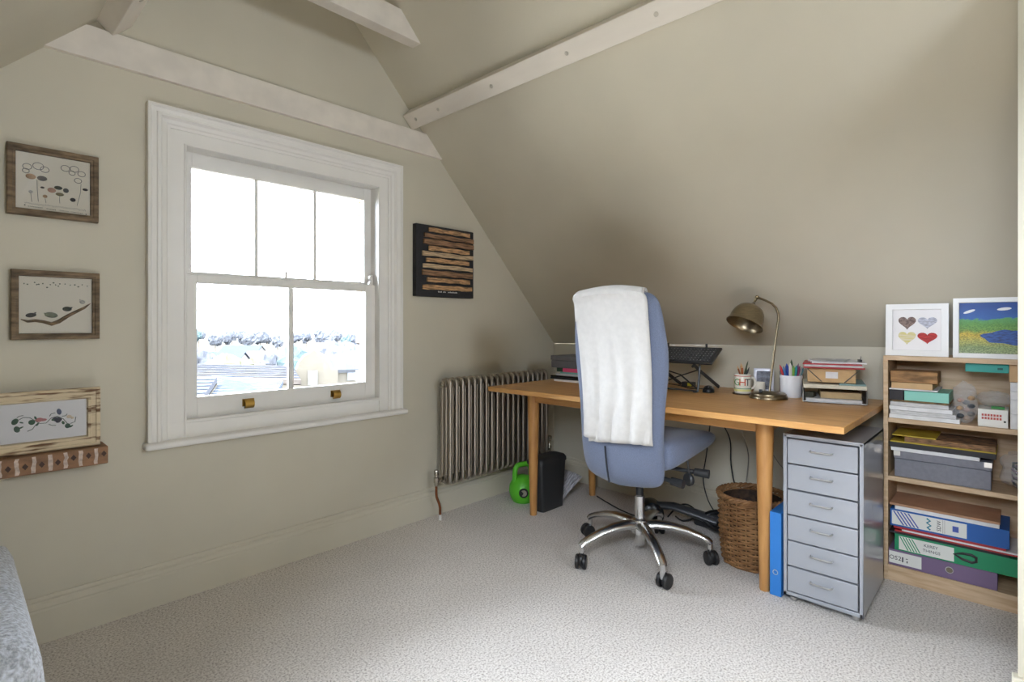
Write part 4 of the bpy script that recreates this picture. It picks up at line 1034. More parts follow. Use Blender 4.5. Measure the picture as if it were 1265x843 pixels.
# ------------------------------------------------------------------ bookcase
M_birch = mat('pale_birch', (210, 184, 152), rough=.5, var=.12, scale=8, stretch=(8, 1, 8), col2=(190, 160, 126))
BF, BB, BL, BR = 2.900, 3.145, .437, -.378
bc = root('bookcase', 'low pale birch bookcase under the sloping ceiling', 'bookcase', ((BF + BB) / 2, (BL + BR) / 2, 0))
part('side_panel', MB().box(BF, BB, BL - .018, BL, 0, .985), M_birch, bc, bevel=.0015)
part('side_panel', MB().box(BF, BB, BR, BR + .018, 0, .985), M_birch, bc, bevel=.0015)
part('top_board', MB().box(BF - .003, BB, BR, BL, .985, 1.005), M_birch, bc, bevel=.0015)
SH = (.727, .467, .069)
for z in SH:
    part('shelf', MB().box(BF + .002, BB, BR + .018, BL - .018, z - .020, z), M_birch, bc, bevel=.0015)
part('plinth', MB().box(BF + .004, BF + .02, BR + .018, BL - .018, 0, .049), M_birch, bc)
part('back_panel', MB().box(BB - .006, BB, BR + .018, BL - .018, .02, .985), M_birch, bc)

def lying(name, y0, y1, z0, t, m, label, cat, tilt=0.0, x0=2.908, x1=3.12, piv=None, bevel=.001, group=None):
    """Flat thing on a shelf: spans y0..y1 (y0 > y1), bottom z0 at y0, thickness t, tilted by tilt degrees (down towards y1 when positive)."""
    M = T(0, y0, z0) @ R('X', tilt)
    return top(name, MB().box(x0, x1, y1 - y0, 0, 0, t, M), m, label, cat, bevel=bevel, group=group)
M_brownp = mat('brown_paper', (176, 136, 92), rough=.8, var=.15, scale=16)
M_blk = mat('black_card', (38, 36, 40), rough=.6)
# top shelf
for k in range(4):
    lying('paper_stack', .416 - .004 * (k % 2), .172 + .012 * k, SH[0] + .0005 + .0185 * k, .0175, M_pgedge if k % 2 else M_paper,
          ['lowest', 'second lowest', 'third', 'uppermost'][k] + ' sheaf of white papers on the top shelf', 'papers', x1=3.10 - .01 * k, group='white paper sheaves on the top shelf')
z = SH[0] + .0755
lying('magazine', .405, .205, z, .006, mat('gilt_magazine', (150, 116, 66), rough=.5, var=.5, scale=30), 'gold and brown magazine on the white papers of the top shelf', 'magazine')
lying('book', .415, .365, z + .0065, .045, M_blk, 'short black book beside the mint box on the top shelf', 'book')
lying('gift_box', .362, .208, z + .0065, .042, mat('mint_box', (140, 206, 190), rough=.5), 'mint green flat box on the top shelf', 'box', x0=2.915)
z2 = z + .052
lying('card_sheet', .416, .245, z2, .006, M_paper, 'white card lying on the mint box', 'card', tilt=0)
lying('envelope', .408, .262, z2 + .0065, .026, mat('tan_card', (206, 172, 128), rough=.8, var=.08, scale=20), 'tan card packet under the wooden block', 'packet')
M_blockw = mat('rough_sawn_wood', (182, 138, 92), rough=.8, var=.35, scale=16, stretch=(4, .7, 3), bump=.5, bscale=60)
lying('wooden_block', .412, .245, z2 + .0335, .050, M_blockw, 'rough wooden block at the top left of the bookcase', 'wood block', tilt=0, x0=2.91, x1=3.05, bevel=.004)
def lump(c, rx, ry, rz_, seed, amp=.25, n=22, m=14):
    mb = MB().ball((0, 0, 0), 1, 1, 1, n=n, m=m); out = []
    for v in mb.v:
        k = 1 + amp * (mnoise.noise(v * 1.7 + Vector((seed, 0, 0))) + .5 * mnoise.noise(v * 4 + Vector((0, seed, 0))))
        out.append(Vector((v.x * rx * k, v.y * ry * k, v.z * rz_ * k)))
    zl = min(v.z for v in out); mb.v = [Vector(c) + v - Vector((0, 0, zl)) for v in out]
    return mb
bgp = root('pebble_bag', 'crumpled clear bag of brown pebbles on the top shelf', 'bag', (2.96, .155, SH[0]))
part('clear_film', lump((2.96, .158, SH[0] + .001), .042, .042, .078, 3.1, .3), plastic_film(), bgp)
for k in range(9):
    part('pebble', MB().ball((2.945 + .02 * math.cos(k * 2.1), .155 + .020 * math.sin(k * 2.1), SH[0] + .022 + .011 * k), .012, .013, .010, n=8, m=5), M_peb[['tan', 'slate', 'grey', 'pink'][k % 4]], bgp)
M_redpr = mat('red_print', (190, 92, 84), rough=.7)
wc_ = root('carton', 'white carton with rows of red print on the top shelf', 'box', (2.97, .068, SH[0]))
part('card_body', MB().box(2.915, 3.06, .024, .116, SH[0] + .0005, SH[0] + .072), mat('white_carton', (232, 230, 224), rough=.6), wc_, bevel=.0015)
pm = MB()
for r_ in range(2):
    for c_ in range(7):
        y = .104 - c_ * .009; pm.box(2.9142, 2.9152, y - .0065, y, SH[0] + .044 - r_ * .013, SH[0] + .053 - r_ * .013)
part('printed_text', pm, M_redpr, wc_, kind='stuff')
part('green_seal', MB().lathe([(0, 0), (.004, 0), (.004, .0008), (0, .0008)], M=T(2.9145, .034, SH[0] + .026) @ R('Y', -90), n=12), M_peb['green'], wc_)
top('polythene_bag', lump((2.985, .065, SH[0] + .0735), .055, .055, .030, 7.7, .35), plastic_film(), 'flat clear polythene bag lying over the white carton', 'bag')
top('seed_packet', MB().box(2.93, 2.96, .035, .075, SH[0] + .074, SH[0] + .082, R('Z', 0)), mat('leaf_green', (60, 140, 70), rough=.6), 'small green packet on the white carton', 'packet')
for k, (a, b) in enumerate(((0, .060), (.0605, .118), (.1185, .150), (.1505, .186))):
    lying('carton', .018, -.16, SH[0] + a + .0005, b - a - .001, M_paper, ['lowest', 'second', 'third', 'topmost'][k] + ' small white box in the column beside the white carton', 'box', group='white boxes stacked on the top shelf', x0=2.915 + .004 * (k % 2), x1=3.05)
lb = root('long_box', 'long teal box with tan end under the bookcase top', 'box', (3.0, -.05, SH[0] + .187))
part('teal_part', MB().box(2.93, 3.06, .022, .156, .948, .983), mat('teal_card', (36, 150, 140), rough=.5), lb, bevel=.0015)
part('tan_part', MB().box(2.93, 3.06, -.30, .0215, SH[0] + .1865, .983), mat('tan_card', (206, 172, 128)), lb, bevel=.0015)
part('small_logo', MB().box(2.9292, 2.9302, .040, .056, .960, .968), mat('dark_teal_print', (16, 80, 80), rough=.6), lb)
# middle shelf
gy0, gy1 = .400, .072
sb2 = root('storage_box', 'long grey lidded box with metal corners on the middle shelf', 'box', (3.0, .236, SH[1]))
M_gb2 = mat('grey_linen_board', (128, 128, 138), rough=.75, var=.05, scale=60)
part('box_base', MB().box(2.915, 3.12, gy1 + .003, gy0 - .003, SH[1] + .0005, SH[1] + .080), M_gb2, sb2, bevel=.002)
part('lid', MB().box(2.911, 3.124, gy1, gy0, SH[1] + .082, SH[1] + .114), M_gb2, sb2, bevel=.002)
for y in (gy0 - .012, gy1 + .012):
    cn_ = MB().box(2.9095, 2.9115, y - .012, y + .012, SH[1] + .094, SH[1] + .1145)
    part('metal_corner', cn_, M_satin, sb2, label='shiny metal corner')
z = SH[1] + .1145
lying('paper_stack', .410, .110, z, .016, M_paper, 'white papers on the lidded grey box', 'papers', x0=2.912)
lying('folder', .415, .060, z + .0165, .022, M_blk, 'black folder above the lidded grey box', 'folder')
M_yel = mat('mustard_envelope', (190, 164, 50), rough=.6, var=.12, scale=14)
lying('envelope', .412, .058, z + .039, .006, M_yel, 'large mustard envelope on the black folder', 'envelope', x0=2.906)
lying('paper_stack', .36, .060, z + .0455, .022, mat('brown_papers', (150, 112, 78), rough=.8, var=.4, scale=40, stretch=(1, 1, 5)), 'crumpled brown papers above the mustard envelope', 'papers')
lying('envelope', .405, .25, z + .068, .006, M_yel, 'small mustard envelope on the brown papers', 'envelope', tilt=0)
cbag = root('cable_bag', 'clear bag stuffed with dark cables beside the lidded grey box', 'bag', (2.98, -.03, SH[1]))
part('clear_film', lump((2.985, -.03, SH[1] + .001), .070, .082, .085, 11.3, .3), plastic_film(), cbag)
for k in range(7):
    a = k * .9
    part('coiled_cable', MB().tube([(2.975 + .030 * math.cos(t * .7 + a), -.03 + .042 * math.sin(t * .7 + a), SH[1] + .03 + .012 * k + .012 * math.sin(t + a)) for t in range(10)], .005, n=6), [M_cable, M_gcable, mat('purple_grey_cable', (120, 96, 110), rough=.5)][k % 3], cbag)
# bottom shelf: lever arch files and folders
def lever_file(name, y0, y1, z0, t, col, label, tilt):
    r_ = root(name, label, 'file', ((2.908 + 3.12) / 2, (y0 + y1) / 2, z0))
    M = T(0, y0, z0) @ R('X', tilt)
    mm = mat('file_' + name + label.split()[0], col, rough=.5)
    L_ = y0 - y1
    part('spine', MB().box(2.908, 2.911, -L_, 0, 0, t, M), mm, r_, bevel=.001)
    part('cover', MB().box(2.911, 3.13, -L_, 0, 0, .003, M), mm, r_)
    part('cover', MB().box(2.911, 3.13, -L_, 0, t - .003, t, M), mm, r_)
    part('pages', MB().box(2.918, 3.12, -L_ + .008, -.008, .0035, t - .0035, M), M_pgedge, r_)
    return r_, M
M_lab = mat('label_paper', (226, 226, 220), rough=.7)
def lbl(r_, M, u0, u1, t0, t1, m=None): return part('label_paper', MB().box(2.9072, 2.9081, -u1, -u0, t0, t1, M), m or M_lab, r_)
def stripes(r_, M, u0, u1, t0, t1, m, n=5):
    for k in range(n):
        a = u0 + (u1 - u0) * k / n; w_ = (u1 - u0) / n * .45; s_ = (u1 - u0) * .55
        part('printed_stripe', MB().prism([(-(a), t1), (-(a + w_), t1), (-(a + w_ + s_), t0), (-(a + s_), t0)], 'x', 2.9066, 2.9073).xf(M), m, r_)
def facetext(r_, M, u, t_, s, size, m):
    Mx = M @ T(2.9068, -u, t_) @ R('Z', -90) @ R('X', 90)
    part('lettering', text_mb(s, size, Mx), m, r_)
pf, Mp = lever_file('lever_arch_file', .418, .056, SH[2] + .0005, .070, (120, 100, 132), 'mauve lever arch file at the bottom of the bookcase', 0)
lbl(pf, Mp, .002, .118, .010, .062)
M_inkd = mat('pen_ink', (60, 60, 66), rough=.7)
for u_, ch_ in ((.012, 'O'), (.028, 'S'), (.041, '2')):
    facetext(pf, Mp, u_, .034, ch_, .026, M_inkd)
part('ink_block', MB().box(2.9066, 2.9073, -.054, -.049, .022, .044, Mp), M_inkd, pf)
part('ink_dash', MB().box(2.9066, 2.9073, -.070, -.063, .038, .041, Mp), M_inkd, pf)
part('ink_dot', MB().box(2.9066, 2.9073, -.0695, -.0655, .022, .031, Mp), M_inkd, pf)
Mx = Mp @ T(2.9075, -.212, .038) @ R('Y', -90)
part('finger_ring', MB().lathe([(.011, 0), (.014, 0), (.014, .002), (.011, .002)], M=Mx, n=20, closed=True), M_satin, pf)
part('finger_hole', MB().lathe([(0, 0), (.011, 0), (.011, .0008), (0, .0008)], M=Mx, n=20), mat('hole_pages', (120, 112, 96), rough=.9), pf)
gf, Mg = lever_file('lever_arch_file', .396, -.014, SH[2] + .0715, .072, (34, 140, 96), 'green lever arch file second from the bottom', 0)
gf_m = mat('green_print', (60, 150, 110), rough=.7)
lbl(gf, Mg, .016, .205, .006, .064)
stripes(gf, Mg, .018, .070, .008, .062, gf_m, 5)
facetext(gf, Mg, .128, .046, 'KEREY', .017, M_inkd); facetext(gf, Mg, .130, .025, 'THINGS', .017, M_inkd)
tr_ = MB().tube([Mg @ Vector((2.9065, -u, t)) for u, t in ((.206, .040), (.232, .050), (.262, .052), (.276, .044), (.276, .028), (.262, .020), (.232, .026))], .0055, n=6, closed=True)
part('pull_loop', tr_, M_blackp, gf)
z = SH[2] + .144
lying('folder', .416, .02, z, .009, M_blk, 'black folder lying on the green lever arch file', 'folder', tilt=0)
lying('folder', .396, -.02, z + .0095, .006, M_redf, 'lower red folder under the blue lever arch file', 'folder')
lying('paper_stack', .37, -.03, z + .016, .007, M_paper, 'white papers between the red folders of the bottom shelf', 'papers')
lying('folder', .40, .03, z + .0235, .009, M_redf, 'upper red folder under the blue lever arch file', 'folder')
bz = z + .033
bl_, Mb = lever_file('lever_arch_file', .412, .020, bz, .075, (30, 92, 168), 'royal blue lever arch file on the red folders', 0)
lbl(bl_, Mb, .006, .262, .008, .068)
M_bpr = mat('blue_print', (80, 96, 170), rough=.7)
stripes(bl_, Mb, .010, .075, .010, .066, M_bpr, 5)
part('logo_swirl', MB().tube([Mb @ Vector((2.9068, -u, t)) for u, t in ((.130, .060), (.142, .052), (.130, .042), (.144, .032), (.132, .022), (.142, .014))], .0032, n=6), mat('teal_ink', (40, 130, 150), rough=.7), bl_)
part('lettering', text_mb('SDW', .020, Mb @ T(2.9068, -.172, .038) @ R('Z', -90) @ R('X', 90) @ R('Z', 90)), M_inkd, bl_)
for u_ in (.184, .190):
    part('ruled_line', MB().box(2.9066, 2.9073, -u_ - .0008, -u_, .010, .066, Mb), M_inkd, bl_)
part('printed_square', MB().box(2.9066, 2.9073, -.236, -.216, .026, .050, Mb), M_bpr, bl_)
z = bz + .0755
lying('paper_stack', .395, .05, z, .016, M_paper, 'loose papers on the blue lever arch file', 'papers')
lying('folder', .414, .048, z + .0165, .010, mat('kraft_folder', (182, 138, 108), rough=.8, var=.06, scale=12), 'kraft cardboard wallet topping the files of the bottom shelf', 'folder', x0=2.906)
# ------------------------------------------------------------------ pictures on the bookcase
M_wframe = mat('white_frame', (236, 236, 236), rough=.4)
def stood_picture(label, y0, y1, h_, xb, lean, fw):
    """Framed picture facing -x standing on the bookcase; y0 > y1."""
    M = T(xb, y0, 1.0055) @ R('Y', lean); W_ = y0 - y1
    r_ = root('framed_picture', label, 'picture', (xb, (y0 + y1) / 2, 1.0055))
    lo = []
    for d_, hh in ((0, 0), (0, .018), (fw - .002, .018), (fw, .016), (fw, .004)):
        lo.append([M @ Vector((.018 - hh, -d_, d_)), M @ Vector((.018 - hh, -d_, h_ - d_)), M @ Vector((.018 - hh, -W_ + d_, h_ - d_)), M @ Vector((.018 - hh, -W_ + d_, d_))])
    part('frame', MB().rings(lo, cap=False), M_wframe, r_)
    return r_, M, W_
hp, Mh, W_ = stood_picture('white framed picture of four heart shapes on the bookcase', .434, .211, .231, 2.936, 3.0, .026)
part('mount_card', MB().box(.009, .017, -W_ + .02, -.02, .02, .21, Mh), M_white_card, hp)
def heart(cy, cz, s, m, name, M, squash=1.0):
    pts = []
    for k in range(30):
        t = 2 * math.pi * k / 30
        pts.append((cy + s * 16 * math.sin(t) ** 3 / 17, cz + s * squash * (13 * math.cos(t) - 5 * math.cos(2 * t) - 2 * math.cos(3 * t) - math.cos(4 * t)) / 17))
    return part(name, MB().prism(pts, 'x', .0075, .0092).xf(M), m, hp, smooth=False)
heart(-.078, .150, .034, mat('brown_patchwork', (150, 128, 120), rough=.7, var=.5, scale=160, col2=(96, 80, 80)), 'heart_shape', Mh)
heart(-.150, .150, .036, mat('pale_blue_patchwork', (206, 208, 224), rough=.7, var=.25, scale=70, stretch=(1, 1, 4)), 'heart_shape', Mh, .85)
heart(-.078, .083, .034, mat('yellow_patchwork', (220, 212, 190), rough=.7, var=.3, scale=40, stretch=(.2, .2, 3), col2=(206, 196, 120)), 'heart_shape', Mh)
heart(-.150, .083, .037, mat('red_patchwork', (200, 62, 62), rough=.7, var=.25, scale=60, stretch=(1, 1, 5)), 'heart_shape', Mh, .8)
lpic, Ml, W2 = stood_picture('white framed landscape painting of a lake on the bookcase', .196, -.150, .250, 2.925, 2.6, .020)
def painting():
    m = bpy.data.materials.new('landscape_print'); m.use_nodes = True
    nt = m.node_tree; N = nt.nodes; L = nt.links; p = N['Principled BSDF']; p.inputs['Roughness'].default_value = .5
    tc = N.new('ShaderNodeTexCoord'); sx = N.new('ShaderNodeSeparateXYZ'); L.new(tc.outputs['Generated'], sx.inputs[0])
    n1 = N.new('ShaderNodeTexNoise'); n1.inputs['Scale'].default_value = 9; n1.inputs['Detail'].default_value = 5; L.new(tc.outputs['Generated'], n1.inputs['Vector'])
    ma = N.new('ShaderNodeMath'); ma.operation = 'MULTIPLY_ADD'; ma.inputs[1].default_value = .16; L.new(n1.outputs['Fac'], ma.inputs[0]); L.new(sx.outputs['Z'], ma.inputs[2])
    r1 = N.new('ShaderNodeValToRGB'); cr = r1.color_ramp
    cr.elements[0].position = 0; cr.elements[0].color = rgb(170, 178, 140)
    cr.elements[1].position = 1; cr.elements[1].color = rgb(26, 72, 150)
    for pos, c_ in ((.22, (150, 170, 110)), (.36, (200, 190, 90)), (.46, (214, 184, 60)), (.54, (120, 168, 70)), (.66, (96, 156, 72)), (.745, (90, 160, 96)), (.76, (40, 98, 176))):
        e = cr.elements.new(pos); e.color = rgb(*c_)
    L.new(ma.outputs[0], r1.inputs['Fac'])
    n2 = N.new('ShaderNodeTexNoise'); n2.inputs['Scale'].default_value = 55; n2.inputs['Detail'].default_value = 3; L.new(tc.outputs['Generated'], n2.inputs['Vector'])
    r2 = N.new('ShaderNodeValToRGB'); r2.color_ramp.elements[0].position = .38; r2.color_ramp.elements[0].color = (.25, .3, .3, 1); r2.color_ramp.elements[1].position = .6; r2.color_ramp.elements[1].color = (1, 1, 1, 1)
    L.new(n2.outputs['Fac'], r2.inputs['Fac'])
    lowf = N.new('ShaderNodeMapRange'); lowf.inputs[1].default_value = .45; lowf.inputs[2].default_value = .72; lowf.inputs[3].default_value = .75; lowf.inputs[4].default_value = .05
    L.new(sx.outputs['Z'], lowf.inputs[0])
    mx = N.new('ShaderNodeMix'); mx.data_type = 'RGBA'; mx.blend_type = 'MULTIPLY'
    L.new(lowf.outputs[0], mx.inputs[0]); L.new(r1.outputs['Color'], mx.inputs[6]); L.new(r2.outputs['Color'], mx.inputs[7])
    L.new(mx.outputs[2], p.inputs['Base Color'])
    return m
part('painted_sheet', MB().box(.010, .017, -W2 + .016, -.016, .016, .234, Ml), painting(), lpic)
M_lake = mat('lake_blue', (40, 88, 170), rough=.5, var=.35, scale=60, stretch=(1, 1, 4))
lk = []
for k in range(26):
    a = 2 * math.pi * k / 26
    lk.append((-.20 + (.110 + .008 * math.sin(5 * a)) * math.cos(a), .088 + (.030 + .004 * math.sin(7 * a)) * math.sin(a)))
part('painted_lake', MB().prism(lk, 'x', .0093, .0100).xf(Ml), M_lake, lpic, smooth=False)
M_cloud = mat('cloud_white', (232, 236, 240), rough=.6)
for (u, v, a_, b_, rot) in ((.052, .194, .020, .006, .35), (.160, .203, .022, .006, .1), (.235, .203, .018, .005, 0)):
    cl = [(-u - a_ * math.cos(t) * math.cos(rot) + b_ * math.sin(t) * math.sin(rot) * 0, v + a_ * math.cos(t) * math.sin(rot) + b_ * math.sin(t)) for t in [2 * math.pi * k / 16 for k in range(16)]]
    part('painted_cloud', MB().prism(cl, 'x', .0093, .0100).xf(Ml), M_cloud, lpic, smooth=False)

# small fixing left in the slope
sc_p = Vector((2.235, .793, 0))

# ------------------------------------------------------------------ ceiling hook plate and armchair corner
def on_slope(px, py):
    a = math.radians(YAW); r_ = (px - 632.5) / F_PX; t = (HOR - py) / F_PX
    d_ = Vector((math.sin(a) + math.cos(a) * r_, math.cos(a) - math.sin(a) * r_, t)); o_ = Vector((0, 0, CAM_H))
    p0, p1, p2 = Vector((KX, WY, jz(WY))), Vector((RX, WY, RZ)), Vector((KX, YB, jz(YB)))
    n_ = (p1 - p0).cross(p2 - p0).normalized()
    return o_ + d_ * ((p0 - o_).dot(n_) / d_.dot(n_)), n_
hpnt, nn = on_slope(930, 131)
if nn.z > 0: nn = -nn
Mx = Matrix.Translation(hpnt) @ Vector((0, 0, 1)).rotation_difference(nn).to_matrix().to_4x4()
hk = root('ceiling_hook', 'small painted cup hook plate on the sloping ceiling', 'hook', hpnt)
part('plate', MB().lathe([(0, -.002), (.016, -.002), (.016, .003), (.013, .005), (0, .006)], M=Mx, n=20), M_bolt, hk)
part('screw', MB().lathe([(0, .005), (.006, .005), (.005, .009), (0, .010)], M=Mx, n=12), M_bolt, hk)

M_knit = mat('pale_grey_knit', (196, 202, 212), rough=.95, var=.28, scale=130, bump=.9, bscale=130, dist=.006, sheen=.3)
ac = root('armchair', 'pale blue-grey woven armchair at the lower left corner', 'armchair', (-.25, 1.6, 0))
def soft(x0, x1, y0, y1, z0, z1, fl=0.0, r=.05):
    lo = []
    for z, ins in ((z0, .02), (z0 + .03, 0), (z1 - r, 0), (z1 - r * .45, r * .16), (z1 - r * .12, r * .5), (z1, r * 1.1)):
        k = fl * (z1 - z) / (z1 - z0)
        lo.append(rrect(x0 + ins - k * 0, x1 - ins + k, y0 + ins - k, y1 - ins + k, z, r * 1.3, n=5))
    return MB().rings(lo)
part('arm', soft(-.24, .112, 1.20, 1.92, .06, .602, fl=.05, r=.05), M_knit, ac, angle=80)
part('seat_cushion', soft(-.70, -.31, 1.22, 1.79, .30, .45), M_knit, ac, angle=80)
part('seat_base', soft(-.72, -.31, 1.22, 1.79, .08, .30), M_knit, ac, angle=80)
part('backrest', soft(-.72, -.31, 1.80, 1.98, .08, .80), M_knit, ac, angle=80)
part('arm', soft(-.84, -.735, 1.20, 1.92, .06, .602, r=.045), M_knit, ac, angle=80)
for x in (-.78, .04):
    for y in (1.28, 1.86):
        part('foot', MB().cyl((x, y, 0), (x, y, .07), .016, .02), M_oakv, ac)

# ------------------------------------------------------------------ the view outside
GZ = -10.0
top('ground', MB().box(-260, 260, 4, 44.9, GZ - .2, GZ), mat('bounce_ground', (190, 184, 172), rough=1, spec=0, var=.15, scale=.05), 'unseen near ground beyond the window, made pale to bounce daylight', None, (0, 100, GZ), kind='structure')  # near ground below view, kept pale to throw light up into the room
top('ground', MB().box(-260, 260, 45, 420, GZ - .1, GZ - .02), mat('winter_gardens', (47, 49, 47), rough=1, spec=0, var=.4, scale=.08, col2=(64, 62, 58)), 'hazy winter gardens beyond the rooftops', None, (0, 200, GZ), kind='structure')
M_slate = mat('slate_roof', (47, 52, 60), rough=1, spec=0, var=.2, scale=3, stretch=(1, 1, 6))
M_tile = mat('weathered_tile', (60, 56, 53), rough=1, spec=0, var=.25, scale=2, stretch=(1, 1, 5))
M_render = mat('buff_render', (64, 61, 55), rough=1, spec=0, var=.05, scale=1)
M_stone = mat('pale_stone', (79, 79, 77), rough=1, spec=0)
M_dkpane = mat('dark_window_glass', (40, 46, 54), rough=.1)
def at(px, py, dist):
    """Point at horizontal depth dist (m) seen at a pixel, used only to choose real positions."""
    a = math.radians(YAW); r_ = (px - 632.5) / F_PX; t = (HOR - py) / F_PX
    return Vector(((math.sin(a) + math.cos(a) * r_) * dist, (math.cos(a) - math.sin(a) * r_) * dist, CAM_H + t * dist))
def house(label, c, w_, d_, eave, ridge, rz, mw, mr, group=None, windows=()):
    """Gabled house; local x along the ridge, local -y faces us."""
    r_ = root('house', label, 'house', (c[0], c[1], GZ), group=group, rz=rz)
    h1, h2 = eave - GZ, ridge - GZ
    part('walls', MB().prism([(-d_ / 2, 0), (d_ / 2, 0), (d_ / 2, h1), (0, h2 - .1), (-d_ / 2, h1)], 'x', -w_ / 2, w_ / 2), mw, r_, smooth=False)
    for s_ in (-1, 1):
        ov = .3
        sl2 = (h2 - h1) / (d_ / 2)
        part('roof_slope', MB().add([(-w_ / 2 - ov, 0, h2), (w_ / 2 + ov, 0, h2), (w_ / 2 + ov, s_ * (d_ / 2 + ov), h1 - ov * sl2), (-w_ / 2 - ov, s_ * (d_ / 2 + ov), h1 - ov * sl2),
                                      (-w_ / 2 - ov, 0, h2 + .15), (w_ / 2 + ov, 0, h2 + .15), (w_ / 2 + ov, s_ * (d_ / 2 + ov), h1 - ov * sl2 + .15), (-w_ / 2 - ov, s_ * (d_ / 2 + ov), h1 - ov * sl2 + .15)],
                                     [(0, 1, 2, 3), (7, 6, 5, 4), (0, 4, 5, 1), (1, 5, 6, 2), (2, 6, 7, 3), (3, 7, 4, 0)]), mr, r_, smooth=False)
    for (x, z, ww, hh) in windows:
        f_ = part('window_frame', MB().box(x - ww / 2, x + ww / 2, -d_ / 2 - .06, -d_ / 2, z - GZ - hh / 2, z - GZ + hh / 2), M_stone, r_)
        for q in (-1, 1):
            part('window_pane', MB().box(x + q * ww * .22 - ww * .17, x + q * ww * .22 + ww * .17, -d_ / 2 - .08, -d_ / 2 - .05, z - GZ - hh * .42, z - GZ + hh * .42), M_dkpane, f_)
    return r_
# house with the shaped gable seen in the right-hand lower pane
D = 40.0
g = at(388, 432, D); yaw_to = math.atan2(-g.x, g.y)
gh = root('gabled_house', 'buff house with shaped gable and white window seen through lower right pane', 'house', (g.x, g.y, GZ), rz=yaw_to)
pk = g.z - GZ; s = D / 660
out = [(-25 * s, 0), (28 * s, 0), (28 * s, pk - 26 * s), (20 * s, pk - 25 * s), (17 * s, pk - 16 * s), (11 * s, pk - 8 * s), (5 * s, pk - 5 * s), (0, pk), (-5 * s, pk - 5 * s), (-11 * s, pk - 8 * s), (-17 * s, pk - 16 * s), (-20 * s, pk - 25 * s), (-25 * s, pk - 26 * s)]
part('gable_wall', MB().prism(out, 'y', 0, .4), M_render, gh, smooth=False)
cop = MB()
for i in range(3, len(out) - 2):
    a, b = out[i], out[i + 1]; cop.tube([(a[0], .15, a[1]), (b[0], .15, b[1])], .13, n=6)
part('coping', cop, M_stone, gh)
part('side_wall', MB().box(28 * s, 62 * s, .4, 5, 0, pk - 26 * s), M_render, gh)
part('roof_slope', MB().add([(8 * s, .3, pk - 9 * s), (64 * s, 3.0, pk - 4 * s), (66 * s, 0, pk - 26 * s), (18 * s, 0, pk - 26 * s), (8 * s, .5, pk - 10 * s - .2), (64 * s, 3.2, pk - 5 * s - .2), (66 * s, .2, pk - 27 * s - .2), (18 * s, .2, pk - 27 * s - .2)],
                            [(0, 1, 2, 3), (7, 6, 5, 4), (0, 4, 5, 1), (1, 5, 6, 2), (2, 6, 7, 3), (3, 7, 4, 0)]), mat('lit_gable_slate', (54, 56, 60), rough=1, spec=0), gh, smooth=False)  # lit look of this roof is put into its slate colour
fz = pk - 35 * s
wf = part('window_frame', MB().box(-7 * s, 4 * s, -.08, .02, fz - 9 * s, fz + 9 * s), M_stone, gh)
for q in (-1, 1):
    part('window_pane', MB().box((-1.5 + q * 2.6) * s - 1.7 * s, (-1.5 + q * 2.6) * s + 1.7 * s, -.1, -.05, fz - 7.6 * s, fz + 7.6 * s), M_dkpane, wf)
part('side_window', MB().box(40 * s, 50 * s, .3, .42, pk - 40 * s, pk - 28 * s), M_dkpane, gh)
# terrace roofs in the left-hand lower pane: two parallel ridges with lead valleys
def roof_strip(label, corners, m, name='terrace_roof'):
    """Sloping roof slab through four (px, py, dist) corners."""
    P4 = [at(*q) for q in corners]; n_ = (P4[1] - P4[0]).cross(P4[3] - P4[0]).normalized()
    if n_.z < 0: n_ = -n_
    c_ = sum(P4, Vector()) / 4
    r_ = root(name, label, 'roof', c_)
    low = [p - n_ * .25 for p in P4]
    part('slope', MB().add(P4 + low, [(0, 1, 2, 3), (7, 6, 5, 4), (0, 4, 5, 1), (1, 5, 6, 2), (2, 6, 7, 3), (3, 7, 4, 0)]), m, r_, smooth=False)
    for k in range(1, 9):
        t = k / 9
        a = P4[3].lerp(P4[0], t) + n_ * .03; b = P4[2].lerp(P4[1], t) + n_ * .03
        part('slate_course', MB().tube([a, b], .035, n=4), M_slate if m is not M_slate else M_stone, r_)
    wl = MB()
    ring = [P4[0], P4[1], P4[2], P4[3]]
    part('wall_below', MB().add([p - n_ * .3 for p in ring] + [Vector((p.x, p.y, GZ)) for p in ring], [(0, 1, 5, 4), (1, 2, 6, 5), (2, 3, 7, 6), (3, 0, 4, 7)]), M_render, r_, smooth=False)
    return r_
roof_strip('mossy tiled roof at the back of the rooftops outside', [(205, 449, 42), (360, 452, 42), (372, 470, 32), (190, 466, 32)], M_tile)
roof_strip('grey slate roof in the middle of the rooftops outside', [(262, 464, 30), (350, 470, 30), (338, 492, 22), (235, 496, 22)], M_slate)
roof_strip('pale lit slate roof at the near left of the rooftops outside', [(200, 468, 26), (268, 466, 26), (236, 510, 18), (150, 516, 18)], mat('lit_slate', (53, 54, 58), rough=1, spec=0, var=.1, scale=3))  # paler copy of the slate, sunlit tone put into the colour
roof_strip('pale lit slate roof right of the grey slate roof outside', [(308, 484, 21), (352, 480, 21), (348, 505, 16), (290, 512, 16)], mat('lit_slate', (160, 161, 167)))
random.seed(21)
far = [(230, 436, 150), (300, 432, 175), (334, 440, 135), (262, 443, 110), (410, 428, 190), (440, 432, 160)]
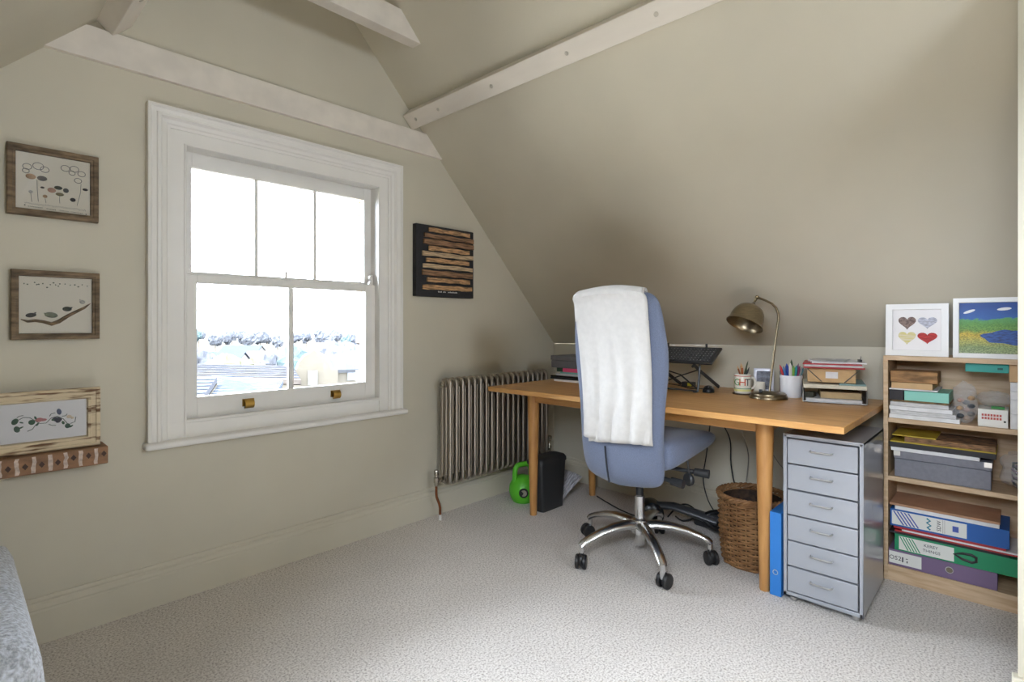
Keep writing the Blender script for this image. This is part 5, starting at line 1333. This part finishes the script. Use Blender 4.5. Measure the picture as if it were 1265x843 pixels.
for k, (px, py, d_) in enumerate(far):
    c_ = at(px, py, d_)
    house(['pale distant house at the far left of the view', 'distant house in the middle of the left pane', 'distant house beside the glazing bar', 'nearest distant house among the trees on the left', 'distant house behind the gabled house', 'distant house near the brick reveal'][k],
          (c_.x, c_.y), random.uniform(9, 14), 8, c_.z - 1.5, c_.z + 1.2, math.radians(random.uniform(-30, 30)) - math.radians(YAW), mat('far_wall_' + str(k % 3), [(84, 82, 80), (74, 72, 70), (92, 91, 90)][k % 3], rough=1, spec=0), [M_tile, M_slate][k % 2], group='distant houses', windows=((-2, c_.z - 3, 1.2, 1.4), (2, c_.z - 3, 1.2, 1.4)))
TREEM = [mat('winter_crown', (66, 68, 73), rough=1, spec=0, var=.3, scale=.8), mat('evergreen_crown', (62, 73, 75), rough=1, spec=0, var=.3, scale=.8), mat('olive_crown', (77, 77, 64), rough=1, spec=0, var=.3, scale=.8)]
M_trunk = mat('tree_trunk', (80, 70, 62), rough=1, spec=0)
trees = []
for px in (225, 238, 248, 262, 276, 290, 305, 318, 333, 346, 366, 380, 398, 406, 415, 424, 432, 440, 450):
    trees.append((px + random.uniform(-4, 4), random.uniform(405, 414), 205 + 20 * (len(trees) % 3)))
for px, py in ((244, 428), (268, 434), (290, 436), (312, 440), (336, 432), (372, 424), (420, 420), (436, 424)):
    trees.append((px, py, 62 + 12 * (len(trees) % 3)))
for k, (px, py, d_) in enumerate(trees):
    tp = at(px, py, d_); hgt = tp.z - GZ
    kind = 1 if k in (1, 20, 15, 24) else (2 if k in (21, 22) else 0)
    lab = ['grey bare winter tree among the trees beyond the rooftops', 'dark evergreen tree among the trees beyond the rooftops', 'olive leafed tree among the trees beyond the rooftops'][kind]
    ORD = 'first second third fourth fifth sixth seventh eighth ninth tenth eleventh twelfth thirteenth fourteenth fifteenth sixteenth seventeenth eighteenth nineteenth'.split()
    lab = lab.split(' among')[0] + ', ' + (ORD[k] + ' from the left in the far tree line' if k < 19 else ORD[k - 19] + ' from the left in the nearer row of trees')
    t_ = root('tree', lab, 'tree', (tp.x, tp.y, GZ), group='trees beyond the rooftops')
    cr = MB(); w_ = hgt * random.uniform(.22, .34)
    for j in range(6):
        a = j * 1.05; q = lump((tp.x + w_ * .5 * math.cos(a), tp.y + w_ * .5 * math.sin(a), GZ + hgt * random.uniform(.28, .55)), w_ * .6, w_ * .6, hgt * .22, k + j * 3.3, .5, n=10, m=7)
        zt = max(v.z for v in q.v)
        if zt > tp.z: q.xf(T(0, 0, tp.z - zt))
        cr.add(q.v, q.f)
    part('crown', cr, TREEM[kind], t_, smooth=False)
    part('trunk', MB().tube([(tp.x, tp.y, GZ), (tp.x, tp.y, GZ + hgt * .6)], [hgt * .03, hgt * .015], n=7), M_trunk, t_)
